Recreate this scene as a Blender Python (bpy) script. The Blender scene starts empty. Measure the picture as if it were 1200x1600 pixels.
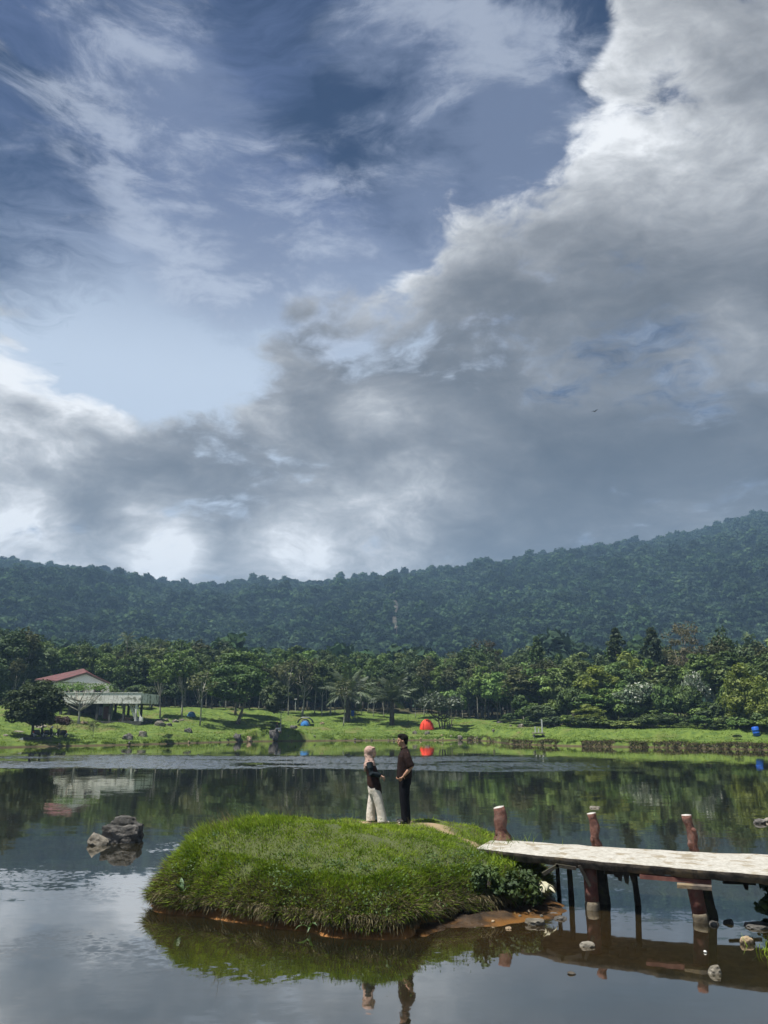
import bpy, bmesh, math, random
import numpy as np
from mathutils import Vector, Matrix, noise as mnoise

sc = bpy.context.scene
COL = sc.collection
R = math.radians

# ------------------------------------------------------------------ camera
FPX, CAM_H, PITCH = 1202.0, 3.0, R(14.9)          # focal length in pixels of a 1200x1600 picture
cp, sp = math.cos(PITCH), math.sin(PITCH)
cam_d = bpy.data.cameras.new('camera')
cam = bpy.data.objects.new('camera', cam_d); COL.objects.link(cam)
cam.location = (0, 0, CAM_H)
cam.rotation_euler = (R(90) + PITCH, 0, 0)
cam_d.sensor_fit = 'VERTICAL'; cam_d.sensor_height = 24.0
cam_d.lens = 24.0 * FPX / 1600.0
cam_d.clip_start = 0.1; cam_d.clip_end = 9000
sc.camera = cam

def ray(px, py):
    """direction through a point of the photograph, with its horizontal forward part scaled to 1"""
    yv = (800.0 - py) / FPX
    dy = cp - yv * sp; dz = sp + yv * cp
    return ((px - 600.0) / FPX / dy, 1.0, dz / dy)

def at(px, py, Y):
    r = ray(px, py)
    return Vector((r[0] * Y, Y, CAM_H + r[2] * Y))

def onz(px, py, z=0.0):
    r = ray(px, py); Y = (z - CAM_H) / r[2]
    return Vector((r[0] * Y, Y, z))

# ------------------------------------------------------------------ light, sky, exposure
SUN_DIR = Vector((-0.36, -0.15, 0.92)).normalized()
sun_el = math.asin(SUN_DIR.z); sun_az = math.atan2(SUN_DIR.x, SUN_DIR.y)
sd = bpy.data.lights.new('sun', 'SUN'); sd.energy = 5.0; sd.angle = R(0.6); sd.color = (1.0, 0.95, 0.87)
sun = bpy.data.objects.new('sun', sd); COL.objects.link(sun)
sun.rotation_euler = SUN_DIR.to_track_quat('Z', 'Y').to_euler(); sun.location = (0, 0, 400)

sc.view_settings.view_transform = 'Standard'; sc.view_settings.look = 'None'
sc.view_settings.exposure = 0.75; sc.view_settings.gamma = 1.0; sc.view_settings.use_curve_mapping = False
sc.render.engine = 'CYCLES'
cy = sc.cycles
cy.use_denoising = True; cy.max_bounces = 6; cy.diffuse_bounces = 2; cy.glossy_bounces = 3
cy.transmission_bounces = 3; cy.transparent_max_bounces = 6; cy.volume_bounces = 0
cy.caustics_reflective = False; cy.caustics_refractive = False; cy.sample_clamp_indirect = 4.0
cy.use_adaptive_sampling = True; cy.adaptive_threshold = 0.015

class NT:
    """small helper to write node trees as expressions"""
    def __init__(s, tree): s.t = tree; s.n = tree.nodes; s.l = tree.links
    def put(s, inp, v):
        if v is None: return
        if isinstance(v, bpy.types.NodeSocket): s.l.new(v, inp)
        else:
            try: inp.default_value = v
            except Exception:
                inp.default_value = tuple(v) + (1.0,) if len(v) == 3 else tuple(v)[:3]
    def node(s, typ, ins=None, **kw):
        nd = s.n.new(typ)
        for k, v in kw.items(): setattr(nd, k, v)
        for k, v in (ins or {}).items(): s.put(nd.inputs[k], v)
        return nd
    def m(s, op, a, b=None, c=None, clamp=False):
        nd = s.n.new('ShaderNodeMath'); nd.operation = op; nd.use_clamp = clamp
        s.put(nd.inputs[0], a); s.put(nd.inputs[1], b); s.put(nd.inputs[2], c)
        return nd.outputs[0]
    def v(s, op, a, b=None, sc=None):
        nd = s.n.new('ShaderNodeVectorMath'); nd.operation = op
        s.put(nd.inputs[0], a); s.put(nd.inputs[1], b)
        if sc is not None: s.put(nd.inputs['Scale'], sc)
        return nd.outputs['Value'] if op in ('DOT_PRODUCT', 'LENGTH', 'DISTANCE') else nd.outputs[0]
    def noise(s, vec, scale, detail=4, rough=0.5, dist=0.0, color=False):
        nd = s.node('ShaderNodeTexNoise', {'Vector': vec, 'Scale': scale, 'Detail': detail, 'Roughness': rough, 'Distortion': dist})
        return nd.outputs['Color'] if color else nd.outputs[0]
    def rng(s, val, a, b, c=0.0, d=1.0, smooth=True):
        nd = s.n.new('ShaderNodeMapRange'); nd.interpolation_type = 'SMOOTHSTEP' if smooth else 'LINEAR'; nd.clamp = True
        for i, q in enumerate((val, a, b, c, d)): s.put(nd.inputs[i], q)
        return nd.outputs[0]
    def mix(s, f, a, b, blend='MIX'):
        nd = s.n.new('ShaderNodeMix'); nd.data_type = 'RGBA'; nd.blend_type = blend; nd.clamp_factor = True
        s.put(nd.inputs[0], f); s.put(nd.inputs[6], a); s.put(nd.inputs[7], b)
        return nd.outputs[2]

world = bpy.data.worlds.new('World'); sc.world = world; world.use_nodes = True
def build_world():
    T = NT(world.node_tree); T.n.clear()
    out = T.node('ShaderNodeOutputWorld')
    sky = T.node('ShaderNodeTexSky', sky_type='NISHITA', sun_disc=False, sun_elevation=sun_el, sun_rotation=sun_az % (2 * math.pi),
                 altitude=600.0, air_density=1.0, dust_density=0.3, ozone_density=3.0)
    D = T.v('NORMALIZE', T.node('ShaderNodeTexCoord').outputs['Generated'])
    sep = T.node('ShaderNodeSeparateXYZ', {0: D}); z = T.m('MAXIMUM', sep.outputs[2], 0.0)
    inv = T.m('DIVIDE', 1.0, T.m('ADD', z, 0.75))
    comb = T.node('ShaderNodeCombineXYZ', {0: T.m('MULTIPLY', sep.outputs[0], inv), 1: T.m('MULTIPLY', sep.outputs[1], inv), 2: T.m('MULTIPLY', z, 1.5)})
    P = T.v('SCALE', comb.outputs[0], sc=1.6)
    def dirv(px, py):
        r = Vector(ray(px, py)).normalized(); return (r.x, r.y, r.z)
    def blob(px, py, rad):
        # a soft region of the sky round one direction
        d = T.v('DOT_PRODUCT', D, dirv(px, py))
        return T.rng(d, math.cos(R(rad * 1.5)), math.cos(R(rad * 0.2)))
    def total(lst):
        acc = 0.0
        for px, py, rad, w in lst:
            acc = T.m('MULTIPLY_ADD', blob(px, py, rad), w, acc)
        return acc
    # wind-torn detail shared by the layers
    warp = T.v('SUBTRACT', T.noise(P, 1.7, 4, 0.55, color=True), (0.5, 0.5, 0.5))
    Pw = T.v('ADD', P, T.v('SCALE', warp, sc=0.34))
    n1 = T.noise(Pw, 3.0, 12, 0.62)
    n1s = T.noise(T.v('ADD', Pw, (-0.05, -0.02, 0.08)), 2.7, 6, 0.55)
    # thin high cloud and milky air
    ci_v = T.v('MULTIPLY', T.v('ADD', Pw, T.v('SCALE', warp, sc=0.5)), (0.8, 1.7, 1.9))
    ci = T.m('MULTIPLY_ADD', T.m('SUBTRACT', T.noise(ci_v, 2.6, 12, 0.68, 0.3), 0.5), 2.3, 0.5)
    ci_b = total([(330, 570, 12, 0.62), (560, 600, 8, 0.32), (290, 290, 5, 0.20), (330, 390, 5, 0.22), (170, 60, 8, 0.10), (440, 160, 9, 0.14), (60, 500, 9, 0.16), (620, 470, 10, 0.44),
                  (690, 170, 8, -0.50), (220, 340, 3, -0.10), (60, 310, 7, -0.16), (520, 310, 6, -0.10), (880, 60, 3, -0.3)])
    lowb = T.rng(z, 0.62, 0.10, 0.0, 0.34)
    ci_a = T.rng(T.m('ADD', T.m('ADD', ci, ci_b), lowb), 0.34, 1.12, smooth=False)
    ci_a = T.m('MULTIPLY', ci_a, 0.94)
    # heaped cloud
    cu_b = total([(1160, 240, 8, 0.26), (970, 60, 6, 0.14), (900, 170, 4, 0.08), (1100, 60, 7, 0.12), (1190, 400, 8, 0.20), (920, 540, 9, 0.25), (1040, 420, 7, 0.20), (760, 280, 6, -0.16), (1080, 560, 8, 0.18), (980, 640, 16, 0.34), (740, 700, 10, 0.20), (1120, 780, 12, 0.24),
                  (20, 690, 8, 0.26), (90, 790, 9, 0.26), (520, 560, 5, 0.18), (470, 460, 4, 0.14), (330, 720, 5, 0.20), (550, 740, 7, 0.24), (350, 850, 9, 0.22), (650, 860, 9, 0.22), (850, 860, 9, 0.18), (330, 390, 3, 0.12), (780, 330, 4, 0.12), (0, 500, 3, 0.2),
                  (330, 600, 6, -0.20), (680, 170, 9, -0.24), (160, 300, 12, -0.24), (480, 260, 8, -0.18), (150, 480, 8, -0.26), (1000, 190, 3.5, -0.20), (1070, 150, 2.5, -0.15), (1120, 440, 2.5, -0.20), (620, 480, 5, -0.12), (885, 40, 2.5, -0.35), (870, 300, 4, -0.14)])
    cu_b = T.m('MINIMUM', cu_b, 0.36)
    vor = T.node('ShaderNodeTexVoronoi', {'Vector': T.v('ADD', Pw, T.v('SCALE', T.v('SUBTRACT', T.noise(P, 9.0, 3, 0.6, color=True), (0.5, 0.5, 0.5)), sc=0.10)), 'Scale': 7.5, 'Detail': 3.0, 'Roughness': 0.55, 'Smoothness': 0.6}, feature='SMOOTH_F1', normalize=True).outputs[0]
    puff = T.m('MULTIPLY', T.m('SUBTRACT', 0.42, vor), 0.42)
    n1c = T.m('MULTIPLY_ADD', T.m('SUBTRACT', n1, 0.5), 2.1, 0.5)
    dens = T.m('SUBTRACT', T.m('ADD', T.m('ADD', T.m('MULTIPLY_ADD', T.m('SUBTRACT', T.noise(Pw, 10.0, 10, 0.66), 0.5), 0.45, n1c), puff), cu_b), 0.63)
    cu_a = T.rng(dens, -0.12, 0.17)
    thick = T.rng(dens, -0.02, 0.50)
    relief = T.m('MULTIPLY', T.m('SUBTRACT', n1s, n1), 2.6)
    tone_b = total([(1080, 240, 7, -0.45), (960, 100, 5, -0.22), (1150, 540, 3.5, -0.45), (70, 615, 5, -0.40), (180, 680, 4, -0.26), (50, 700, 5, -0.12), (0, 740, 4, -0.15), (240, 835, 3.5, -0.60), (530, 885, 6, -0.70), (20, 870, 4, -0.6), (200, 885, 4, -0.4), (590, 660, 3, -0.30), (860, 580, 3, -0.15), (640, 790, 4, -0.35), (570, 655, 2, -0.3), (480, 690, 3, -0.2),
                    (1000, 650, 13, 0.36), (760, 740, 9, 0.30), (800, 600, 7, 0.22), (420, 790, 7, 0.18), (230, 790, 4, 0.16), (570, 770, 6, 0.26), (850, 440, 7, 0.14), (1190, 150, 7, 0.15), (100, 790, 6, 0.36), (320, 750, 4, 0.20), (1120, 770, 11, 0.45), (520, 740, 4, 0.22), (480, 560, 5, 0.12)])
    dark = T.m('ADD', T.m('ADD', T.m('MULTIPLY', thick, 0.55), tone_b), T.m('ADD', T.m('SUBTRACT', relief, puff), 0.42))
    dark = T.m('ADD', dark, T.m('MULTIPLY', T.m('SUBTRACT', T.noise(Pw, 5.5, 10, 0.64), 0.5), 2.0))
    dark = T.m('SUBTRACT', 1.0, T.m('POWER', 2.718, T.m('MULTIPLY', T.m('MAXIMUM', T.m('ADD', dark, 0.12), 0.0), -1.55)))
    K = 10.0                                            # background strength 0.1
    def k(c): return tuple(q * K for q in c) + (1.0,)
    cu_c = T.mix(dark, k((0.98, 1.0, 1.02)), k((0.078, 0.089, 0.108)))
    ci_c = T.mix(T.rng(z, 0.64, 0.40), k((0.105, 0.150, 0.300)), k((0.60, 0.70, 0.84)))
    wis = T.m('MULTIPLY_ADD', T.m('SUBTRACT', T.noise(T.v('ADD', Pw, (3.1, 1.7, 0.4)), 4.6, 12, 0.66, 0.25), 0.5), 2.0, 0.5)
    wis_b = total([(230, 110, 5, 0.30), (300, 200, 4, 0.26), (640, 250, 3, 0.24), (600, 90, 4, 0.18), (780, 140, 4, 0.26), (790, 310, 6, 0.40), (700, 400, 6, 0.30), (560, 420, 6, 0.22), (640, 60, 5, 0.16), (850, 250, 4, 0.26), (720, 30, 6, 0.22), (520, 160, 6, 0.14), (110, 40, 6, 0.16), (290, 290, 6, 0.22), (340, 400, 5, 0.24), (440, 480, 6, 0.24), (880, 150, 5, 0.24), (400, 60, 6, 0.12), (660, 170, 3, -0.10)])
    wis_a = T.m('MULTIPLY', T.rng(T.m('ADD', wis, wis_b), 0.58, 1.20), 0.72)
    wis_c = T.mix(T.rng(wis, 0.4, 0.8), k((0.20, 0.25, 0.38)), k((0.50, 0.56, 0.68)))
    blue = T.mix(1.0, sky.outputs[0], (0.22, 0.28, 0.38, 1.0), 'MULTIPLY')
    c = T.mix(ci_a, blue, ci_c)
    c = T.mix(wis_a, c, wis_c)
    c = T.mix(T.m('MULTIPLY', cu_a, 0.96), c, cu_c)
    bg = T.node('ShaderNodeBackground', {'Color': c, 'Strength': 0.060})
    T.l.new(bg.outputs[0], out.inputs[0])
    world.cycles.sampling_method = 'MANUAL'; world.cycles.sample_map_resolution = 512
build_world()

# ------------------------------------------------------------------ building helpers
rng = np.random.default_rng(7)
random.seed(7)

class MB:
    """collects vertices and faces; build() links them as one mesh object"""
    def __init__(s): s.v = []; s.f = []; s.mi = []
    def add(s, vs, fs, mi=0):
        o = len(s.v); s.v += [tuple(q) for q in vs]
        for f in fs: s.f.append(tuple(i + o for i in f)); s.mi.append(mi)
        return s
    def box(s, c, size, rz=0.0, mi=0, M=None):
        x, y, z = (q / 2 for q in size)
        M = M or (Matrix.Translation(c) @ Matrix.Rotation(rz, 4, 'Z'))
        vs = [M @ Vector((i * x, j * y, k * z)) for k in (-1, 1) for j in (-1, 1) for i in (-1, 1)]
        return s.add(vs, [(0, 2, 3, 1), (4, 5, 7, 6), (0, 1, 5, 4), (2, 6, 7, 3), (0, 4, 6, 2), (1, 3, 7, 5)], mi)
    def bar(s, a, b, w, h, mi=0):
        a, b = Vector(a), Vector(b); d = b - a
        M = Matrix.Translation((a + b) / 2) @ d.to_track_quat('Y', 'Z').to_matrix().to_4x4()
        return s.box(None, (w, d.length, h), 0, mi, M)
    def tube(s, pts, rad, n=8, mi=0, caps=True, capmi=None, jit=0.0, flat=1.0):
        pts = [Vector(p) for p in pts]
        if not hasattr(rad, '__len__'): rad = [rad] * len(pts)
        vs = []; up = Vector((0.31, 0.17, 0.93))
        for i, p in enumerate(pts):
            d = (pts[min(i + 1, len(pts) - 1)] - pts[max(i - 1, 0)])
            if d.length < 1e-9: d = Vector((0, 0, 1))
            d.normalize()
            ref = Vector((0, 1, 0)) if abs(d.z) > 0.8 else Vector((0, 0, 1))
            a = d.cross(ref).normalized(); b = a.cross(d)
            for k in range(n):
                t = 2 * math.pi * k / n
                r = rad[i] * (1 + jit * (random.random() - 0.5))
                vs.append(p + a * (math.cos(t) * r) + b * (math.sin(t) * r * flat))
        fs = []
        for i in range(len(pts) - 1):
            for k in range(n):
                k2 = (k + 1) % n
                fs.append((i * n + k, i * n + k2, (i + 1) * n + k2, (i + 1) * n + k))
        s.add(vs, fs, mi)
        if caps:
            o = len(s.v) - len(vs); cm = mi if capmi is None else capmi
            s.f.append(tuple(o + k for k in reversed(range(n)))); s.mi.append(cm)
            s.f.append(tuple(o + (len(pts) - 1) * n + k for k in range(n))); s.mi.append(cm)
        return s
    def loft(s, rings, n=14, mi=0, p=2.3):
        """rings: (x, y, z, rx, ry) horizontal superellipses, bottom to top"""
        vs = []
        for (x, y, z, rx, ry) in rings:
            for k in range(n):
                t = 2 * math.pi * k / n; c, q = math.cos(t), math.sin(t)
                vs.append((x + rx * math.copysign(abs(c) ** (2 / p), c), y + ry * math.copysign(abs(q) ** (2 / p), q), z))
        fs = [(i * n + k, i * n + (k + 1) % n, (i + 1) * n + (k + 1) % n, (i + 1) * n + k) for i in range(len(rings) - 1) for k in range(n)]
        fs += [tuple(reversed(range(n))), tuple((len(rings) - 1) * n + k for k in range(n))]
        return s.add(vs, fs, mi)
    def ball(s, c, r, sub=2, mi=0, M=None, jit=0.0, freq=1.0, seed=0.0, box=0.0):
        bm = bmesh.new(); bmesh.ops.create_icosphere(bm, subdivisions=sub, radius=1.0)
        r = (r, r, r) if not hasattr(r, '__len__') else r
        vs = []
        for v in bm.verts:
            q = v.co.normalized()
            if box:                                     # towards a worn block
                m_ = max(abs(q.x), abs(q.y), abs(q.z)); q = q.lerp(q / m_ * 0.82, box)
            if jit:
                q = q * (1 + jit * mnoise.noise(v.co * freq + Vector((seed, seed * 1.7, -seed))) + 0.5 * jit * mnoise.noise(v.co * freq * 2.7 + Vector((seed * 3, 1, 2))))
            q = Vector((q.x * r[0], q.y * r[1], q.z * r[2]))
            if M is not None: q = M @ q
            vs.append(q + Vector(c))
        fs = [tuple(v.index for v in f.verts) for f in bm.faces]
        bm.free(); return s.add(vs, fs, mi)
    def mesh(s, name, mats, smooth=False):
        me = bpy.data.meshes.new(name); me.from_pydata(s.v, [], s.f)
        mats = mats if isinstance(mats, (list, tuple)) else [mats]
        for m in mats: me.materials.append(m)
        if len(mats) > 1: me.polygons.foreach_set('material_index', s.mi)
        if smooth: me.polygons.foreach_set('use_smooth', [True] * len(me.polygons))
        me.update(); return me
    def build(s, name, mats, parent=None, smooth=False, loc=None):
        return link(name, s.mesh(name, mats, smooth), parent, loc)

def link(name, data, parent=None, loc=None):
    o = bpy.data.objects.new(name, data); COL.objects.link(o)
    if parent is not None: o.parent = parent
    if loc is not None: o.location = loc
    return o

def tag(o, label=None, cat=None, group=None, kind=None):
    if label: o['label'] = label
    if cat: o['category'] = cat
    if group: o['group'] = group
    if kind: o['kind'] = kind
    return o

def thing(name, label, cat, loc=(0, 0, 0), rz=0.0, group=None):
    o = bpy.data.objects.new(name, None); COL.objects.link(o)
    o.empty_display_size = 0.3; o.location = loc; o.rotation_euler = (0, 0, rz)
    return tag(o, label, cat, group)

def copy_tree(o, parent=None):
    c = o.copy(); COL.objects.link(c)
    if parent is not None: c.parent = parent
    for ch in list(o.children): copy_tree(ch, c)
    return c

def np_mesh(name, V, F, mat, tint=None, smooth=False):
    """mesh from arrays: V (n,3), F (m,k) all faces with k corners, tint one value per vertex"""
    me = bpy.data.meshes.new(name)
    V = np.asarray(V, np.float32); F = np.asarray(F, np.int32)
    n, k = F.shape
    me.vertices.add(len(V)); me.vertices.foreach_set('co', V.ravel())
    me.loops.add(n * k); me.loops.foreach_set('vertex_index', F.ravel())
    me.polygons.add(n); me.polygons.foreach_set('loop_start', np.arange(n, dtype=np.int32) * k)
    me.update(calc_edges=True)
    if smooth: me.polygons.foreach_set('use_smooth', np.ones(n, bool))
    if tint is not None:
        a = me.attributes.new('tint', 'FLOAT', 'POINT'); a.data.foreach_set('value', np.asarray(tint, np.float32))
    if mat is not None: me.materials.append(mat)
    return me

# ------------------------------------------------------------------ materials
def new_mat(name):
    m = bpy.data.materials.new(name); m.use_nodes = True
    T = NT(m.node_tree); T.n.clear()
    return m, T

def finish(T, shader, disp=None):
    out = T.node('ShaderNodeOutputMaterial'); T.l.new(shader, out.inputs[0])

def surf(name, c1, c2, scale=6.0, rough=0.8, bump=0.3, bscale=None, detail=6, spec=0.3, lo=0.35, hi=0.65, third=None, tscale=2.0, metal=0.0, obj_random=0.0, gen=False, bdist=0.02):
    """stone, wood, paint, cloth ...: two colours mixed by noise, optional third in larger patches"""
    m, T = new_mat(name)
    co = T.node('ShaderNodeTexCoord').outputs['Object']
    if obj_random:
        rnd = T.node('ShaderNodeObjectInfo').outputs['Random']
        co = T.v('ADD', co, T.node('ShaderNodeCombineXYZ', {0: T.m('MULTIPLY', rnd, 37.0), 1: T.m('MULTIPLY', rnd, 11.0)}).outputs[0])
    n = T.noise(co, scale, detail, 0.6)
    c = T.mix(T.rng(n, lo, hi), tuple(c1) + (1,), tuple(c2) + (1,))
    if third is not None:
        c = T.mix(T.rng(T.noise(co, tscale, 5, 0.65, 0.3), 0.50, 0.62), c, tuple(third) + (1,))
    if obj_random:
        c = T.mix(T.m('MULTIPLY', rnd, obj_random), c, (0.02, 0.02, 0.018, 1))
    p = T.node('ShaderNodeBsdfPrincipled', {'Base Color': c, 'Roughness': rough, 'Metallic': metal})
    p.inputs['Specular IOR Level'].default_value = spec
    if bump:
        b = T.node('ShaderNodeBump', {'Strength': bump, 'Distance': bdist, 'Height': T.noise(co, bscale or scale * 3, 8, 0.65)})
        T.l.new(b.outputs[0], p.inputs['Normal'])
    finish(T, p.outputs[0]); return m

def leafmat(name, c1, c2, c3=None, trans=0.20, vary=0.40, gloss=0.015, hue=0.0):
    """foliage: tint runs from c1 to c2 over the leaves, each plant a little lighter or darker"""
    m, T = new_mat(name)
    t = T.node('ShaderNodeAttribute', attribute_name='tint').outputs['Fac']
    rnd = T.node('ShaderNodeObjectInfo').outputs['Random']
    c = T.mix(t, tuple(c1) + (1,), tuple(c2) + (1,))
    if c3 is not None: c = T.mix(T.rng(T.m('FRACT', T.m('MULTIPLY', rnd, 7.3)), 0.45, 1.0), c, tuple(c3) + (1,))
    hs = T.node('ShaderNodeHueSaturation', {'Color': c, 'Saturation': 1.0, 'Value': T.rng(rnd, 0, 1, 1 - vary, 1 + vary, smooth=False)})
    if hue: T.l.new(T.rng(T.m('FRACT', T.m('MULTIPLY', rnd, 3.7)), 0, 1, 0.5 - hue, 0.5 + hue, smooth=False), hs.inputs['Hue'])
    c = hs.outputs[0]
    d = T.node('ShaderNodeBsdfDiffuse', {'Color': c})
    tr = T.node('ShaderNodeBsdfTranslucent', {'Color': T.mix(1.0, c, (1.15, 1.2, 0.6, 1), 'MULTIPLY')})
    a = T.node('ShaderNodeMixShader', {0: trans, 1: d.outputs[0], 2: tr.outputs[0]})
    g = T.node('ShaderNodeBsdfGlossy', {'Color': (0.9, 0.95, 1.0, 1), 'Roughness': 0.6})
    b = T.node('ShaderNodeMixShader', {0: gloss, 1: a.outputs[0], 2: g.outputs[0]})
    finish(T, b.outputs[0]); return m

def plain(name, c, rough=0.6, spec=0.3, metal=0.0):
    return surf(name, tuple(q * 0.82 for q in c), tuple(min(1, q * 1.12) for q in c), 14.0, rough, 0.08, spec=spec, metal=metal)

M = {}
M['bark'] = surf('bark', (0.10, 0.085, 0.065), (0.22, 0.20, 0.165), 5, 0.9, 0.5, third=(0.06, 0.055, 0.045))
M['pale_bark'] = surf('pale_bark', (0.26, 0.25, 0.21), (0.42, 0.41, 0.36), 4, 0.85, 0.3, third=(0.15, 0.145, 0.12))
M['dark_bark'] = surf('dark_bark', (0.045, 0.038, 0.03), (0.09, 0.08, 0.065), 5, 0.9, 0.5)
M['leaf_dark'] = leafmat('leaf_dark', (0.024, 0.046, 0.017), (0.085, 0.130, 0.036), (0.058, 0.085, 0.036), hue=0.015)
M['leaf_mid'] = leafmat('leaf_mid', (0.036, 0.072, 0.021), (0.115, 0.175, 0.046), (0.088, 0.118, 0.040), hue=0.015)
M['leaf_light'] = leafmat('leaf_light', (0.054, 0.102, 0.026), (0.155, 0.232, 0.056), (0.125, 0.155, 0.046), hue=0.015)
M['leaf_olive'] = leafmat('leaf_olive', (0.038, 0.050, 0.020), (0.098, 0.108, 0.042), hue=0.01)
M['leaf_brown'] = leafmat('leaf_brown', (0.050, 0.050, 0.028), (0.095, 0.085, 0.045), trans=0.2)
M['leaf_purple'] = leafmat('leaf_purple', (0.045, 0.030, 0.028), (0.095, 0.060, 0.055), trans=0.15)
M['leaf_palm'] = leafmat('leaf_palm', (0.030, 0.052, 0.024), (0.105, 0.135, 0.058), trans=0.2, gloss=0.05)
M['leaf_bamboo'] = leafmat('leaf_bamboo', (0.090, 0.125, 0.028), (0.225, 0.265, 0.062), trans=0.35, vary=0.15)
M['leaf_white'] = leafmat('leaf_white', (0.05, 0.09, 0.035), (0.78, 0.80, 0.72), trans=0.15, vary=0.05)
M['leaf_jungle'] = leafmat('leaf_jungle', (0.012, 0.031, 0.019), (0.056, 0.092, 0.042), (0.036, 0.058, 0.040), vary=0.5, trans=0.15, gloss=0.0, hue=0.015)  # leaf colour pushed towards blue to stand in for distance haze
M['leaf_broad'] = leafmat('leaf_broad', (0.05, 0.11, 0.03), (0.10, 0.19, 0.05), trans=0.3, gloss=0.06)
M['grass'] = leafmat('grass', (0.085, 0.152, 0.017), (0.290, 0.385, 0.048), trans=0.3, vary=0.0, gloss=0.0)
M['dead_grass'] = leafmat('dead_grass', (0.045, 0.040, 0.020), (0.170, 0.145, 0.075), trans=0.2, vary=0.0, gloss=0.01)
M['bank_grass'] = leafmat('bank_grass', (0.065, 0.120, 0.017), (0.195, 0.270, 0.040), trans=0.3, vary=0.0, gloss=0.012)
M['rock'] = surf('rock', (0.055, 0.053, 0.050), (0.165, 0.158, 0.147), 5, 0.9, 0.9, third=(0.035, 0.035, 0.033), obj_random=0.25, bdist=0.05)
M['pale_rock'] = surf('pale_rock', (0.11, 0.10, 0.08), (0.27, 0.25, 0.21), 5, 0.9, 0.7, third=(0.10, 0.085, 0.06), obj_random=0.3, bdist=0.03)
M['tan_rock'] = surf('tan_rock', (0.20, 0.14, 0.08), (0.42, 0.33, 0.22), 6, 0.85, 0.7, third=(0.10, 0.07, 0.045), obj_random=0.2)
M['white'] = plain('white_paint', (0.72, 0.72, 0.69))
M['black'] = plain('black_plastic', (0.012, 0.012, 0.015), 0.35, 0.5)
M['steel'] = plain('steel', (0.45, 0.46, 0.48), 0.35, 0.5, 0.8)

# ------------------------------------------------------------------ land
def lerp_tab(tab):
    xs = np.array([q[0] for q in tab], float); ys = np.array([q[1] for q in tab], float)
    return lambda x: np.interp(x, xs, ys)

def vnoise(x, y, f, seed=0):
    """smooth value noise on arrays"""
    x = np.asarray(x, float) * f + seed * 17.3; y = np.asarray(y, float) * f - seed * 9.1
    xi = np.floor(x).astype(np.int64); yi = np.floor(y).astype(np.int64); xf = x - xi; yf = y - yi
    def h(a, b):
        n = (a * 374761393 + b * 668265263 + seed * 1013904223) & 0x7fffffff
        n = ((n ^ (n >> 13)) * 1274126177) & 0x7fffffff
        return ((n ^ (n >> 16)) & 0xffff) / 65535.0
    u = xf * xf * (3 - 2 * xf); v = yf * yf * (3 - 2 * yf)
    return (h(xi, yi) * (1 - u) + h(xi + 1, yi) * u) * (1 - v) + (h(xi, yi + 1) * (1 - u) + h(xi + 1, yi + 1) * u) * v - 0.5

def sstep(a, b, x):
    t = np.clip((np.asarray(x, float) - a) / (b - a), 0, 1); return t * t * (3 - 2 * t)

# far shoreline, read off the photograph on the water's level
_shore_px = [(-250, 1175), (-120, 1172), (0, 1168.5), (60, 1166.5), (200, 1164), (300, 1161), (400, 1158.5), (520, 1157.5), (640, 1157), (740, 1156.5), (768, 1158.5),
             (800, 1163), (900, 1166), (1000, 1167.5), (1100, 1169.5), (1200, 1172), (1320, 1175), (1500, 1180)]
_sh = [onz(px, py) for px, py in _shore_px]
shore_y = lerp_tab([(-140, 40)] + [(p.x, p.y) for p in _sh] + [(150, 40)])

def land_sd(x, y):
    """roughly metres inland (negative over the lake)"""
    far = y - shore_y(x) + 0.9 * vnoise(x, y, 0.35, 1) + 0.5 * vnoise(x, y, 1.1, 2)
    near = (4.2 + 0.9 * vnoise(x, y, 0.5, 3)) - y
    xr = np.where(y < 14.2, 6.75, 6.75 + (y - 14.2) * 0.95) + np.where(y < 10.5, (10.5 - y) * 0.5, 0)
    right = x - xr + 0.5 * vnoise(x, y, 0.8, 4)
    left = -x - 74 + 3 * vnoise(x, y, 0.1, 5)
    return far, np.maximum(np.maximum(near, right), left)

MUD = [(0.40, 12.30), (0.55, 12.12), (0.95, 12.55), (1.5, 12.62), (2.0, 12.88), (2.55, 13.15), (2.85, 13.55), (3.0, 14.2), (2.9, 15.2), (1.0, 15.0), (0.3, 13.2)]
def poly_sd(P, x, y):
    """signed distance to a polygon, positive inside"""
    x = np.asarray(x, float); y = np.asarray(y, float)
    d = np.full(x.shape, 1e9); ins = np.zeros(x.shape, bool); n = len(P)
    for i in range(n):
        ax, ay = P[i]; bx, by = P[(i + 1) % n]; ex, ey = bx - ax, by - ay
        t = np.clip(((x - ax) * ex + (y - ay) * ey) / (ex * ex + ey * ey), 0, 1)
        d = np.minimum(d, np.hypot(x - ax - t * ex, y - ay - t * ey))
        c = ((ay > y) != (by > y)) & (x < (bx - ax) * (y - ay) / (by - ay + 1e-12) + ax)
        ins ^= c
    return np.where(ins, d, -d)

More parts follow.
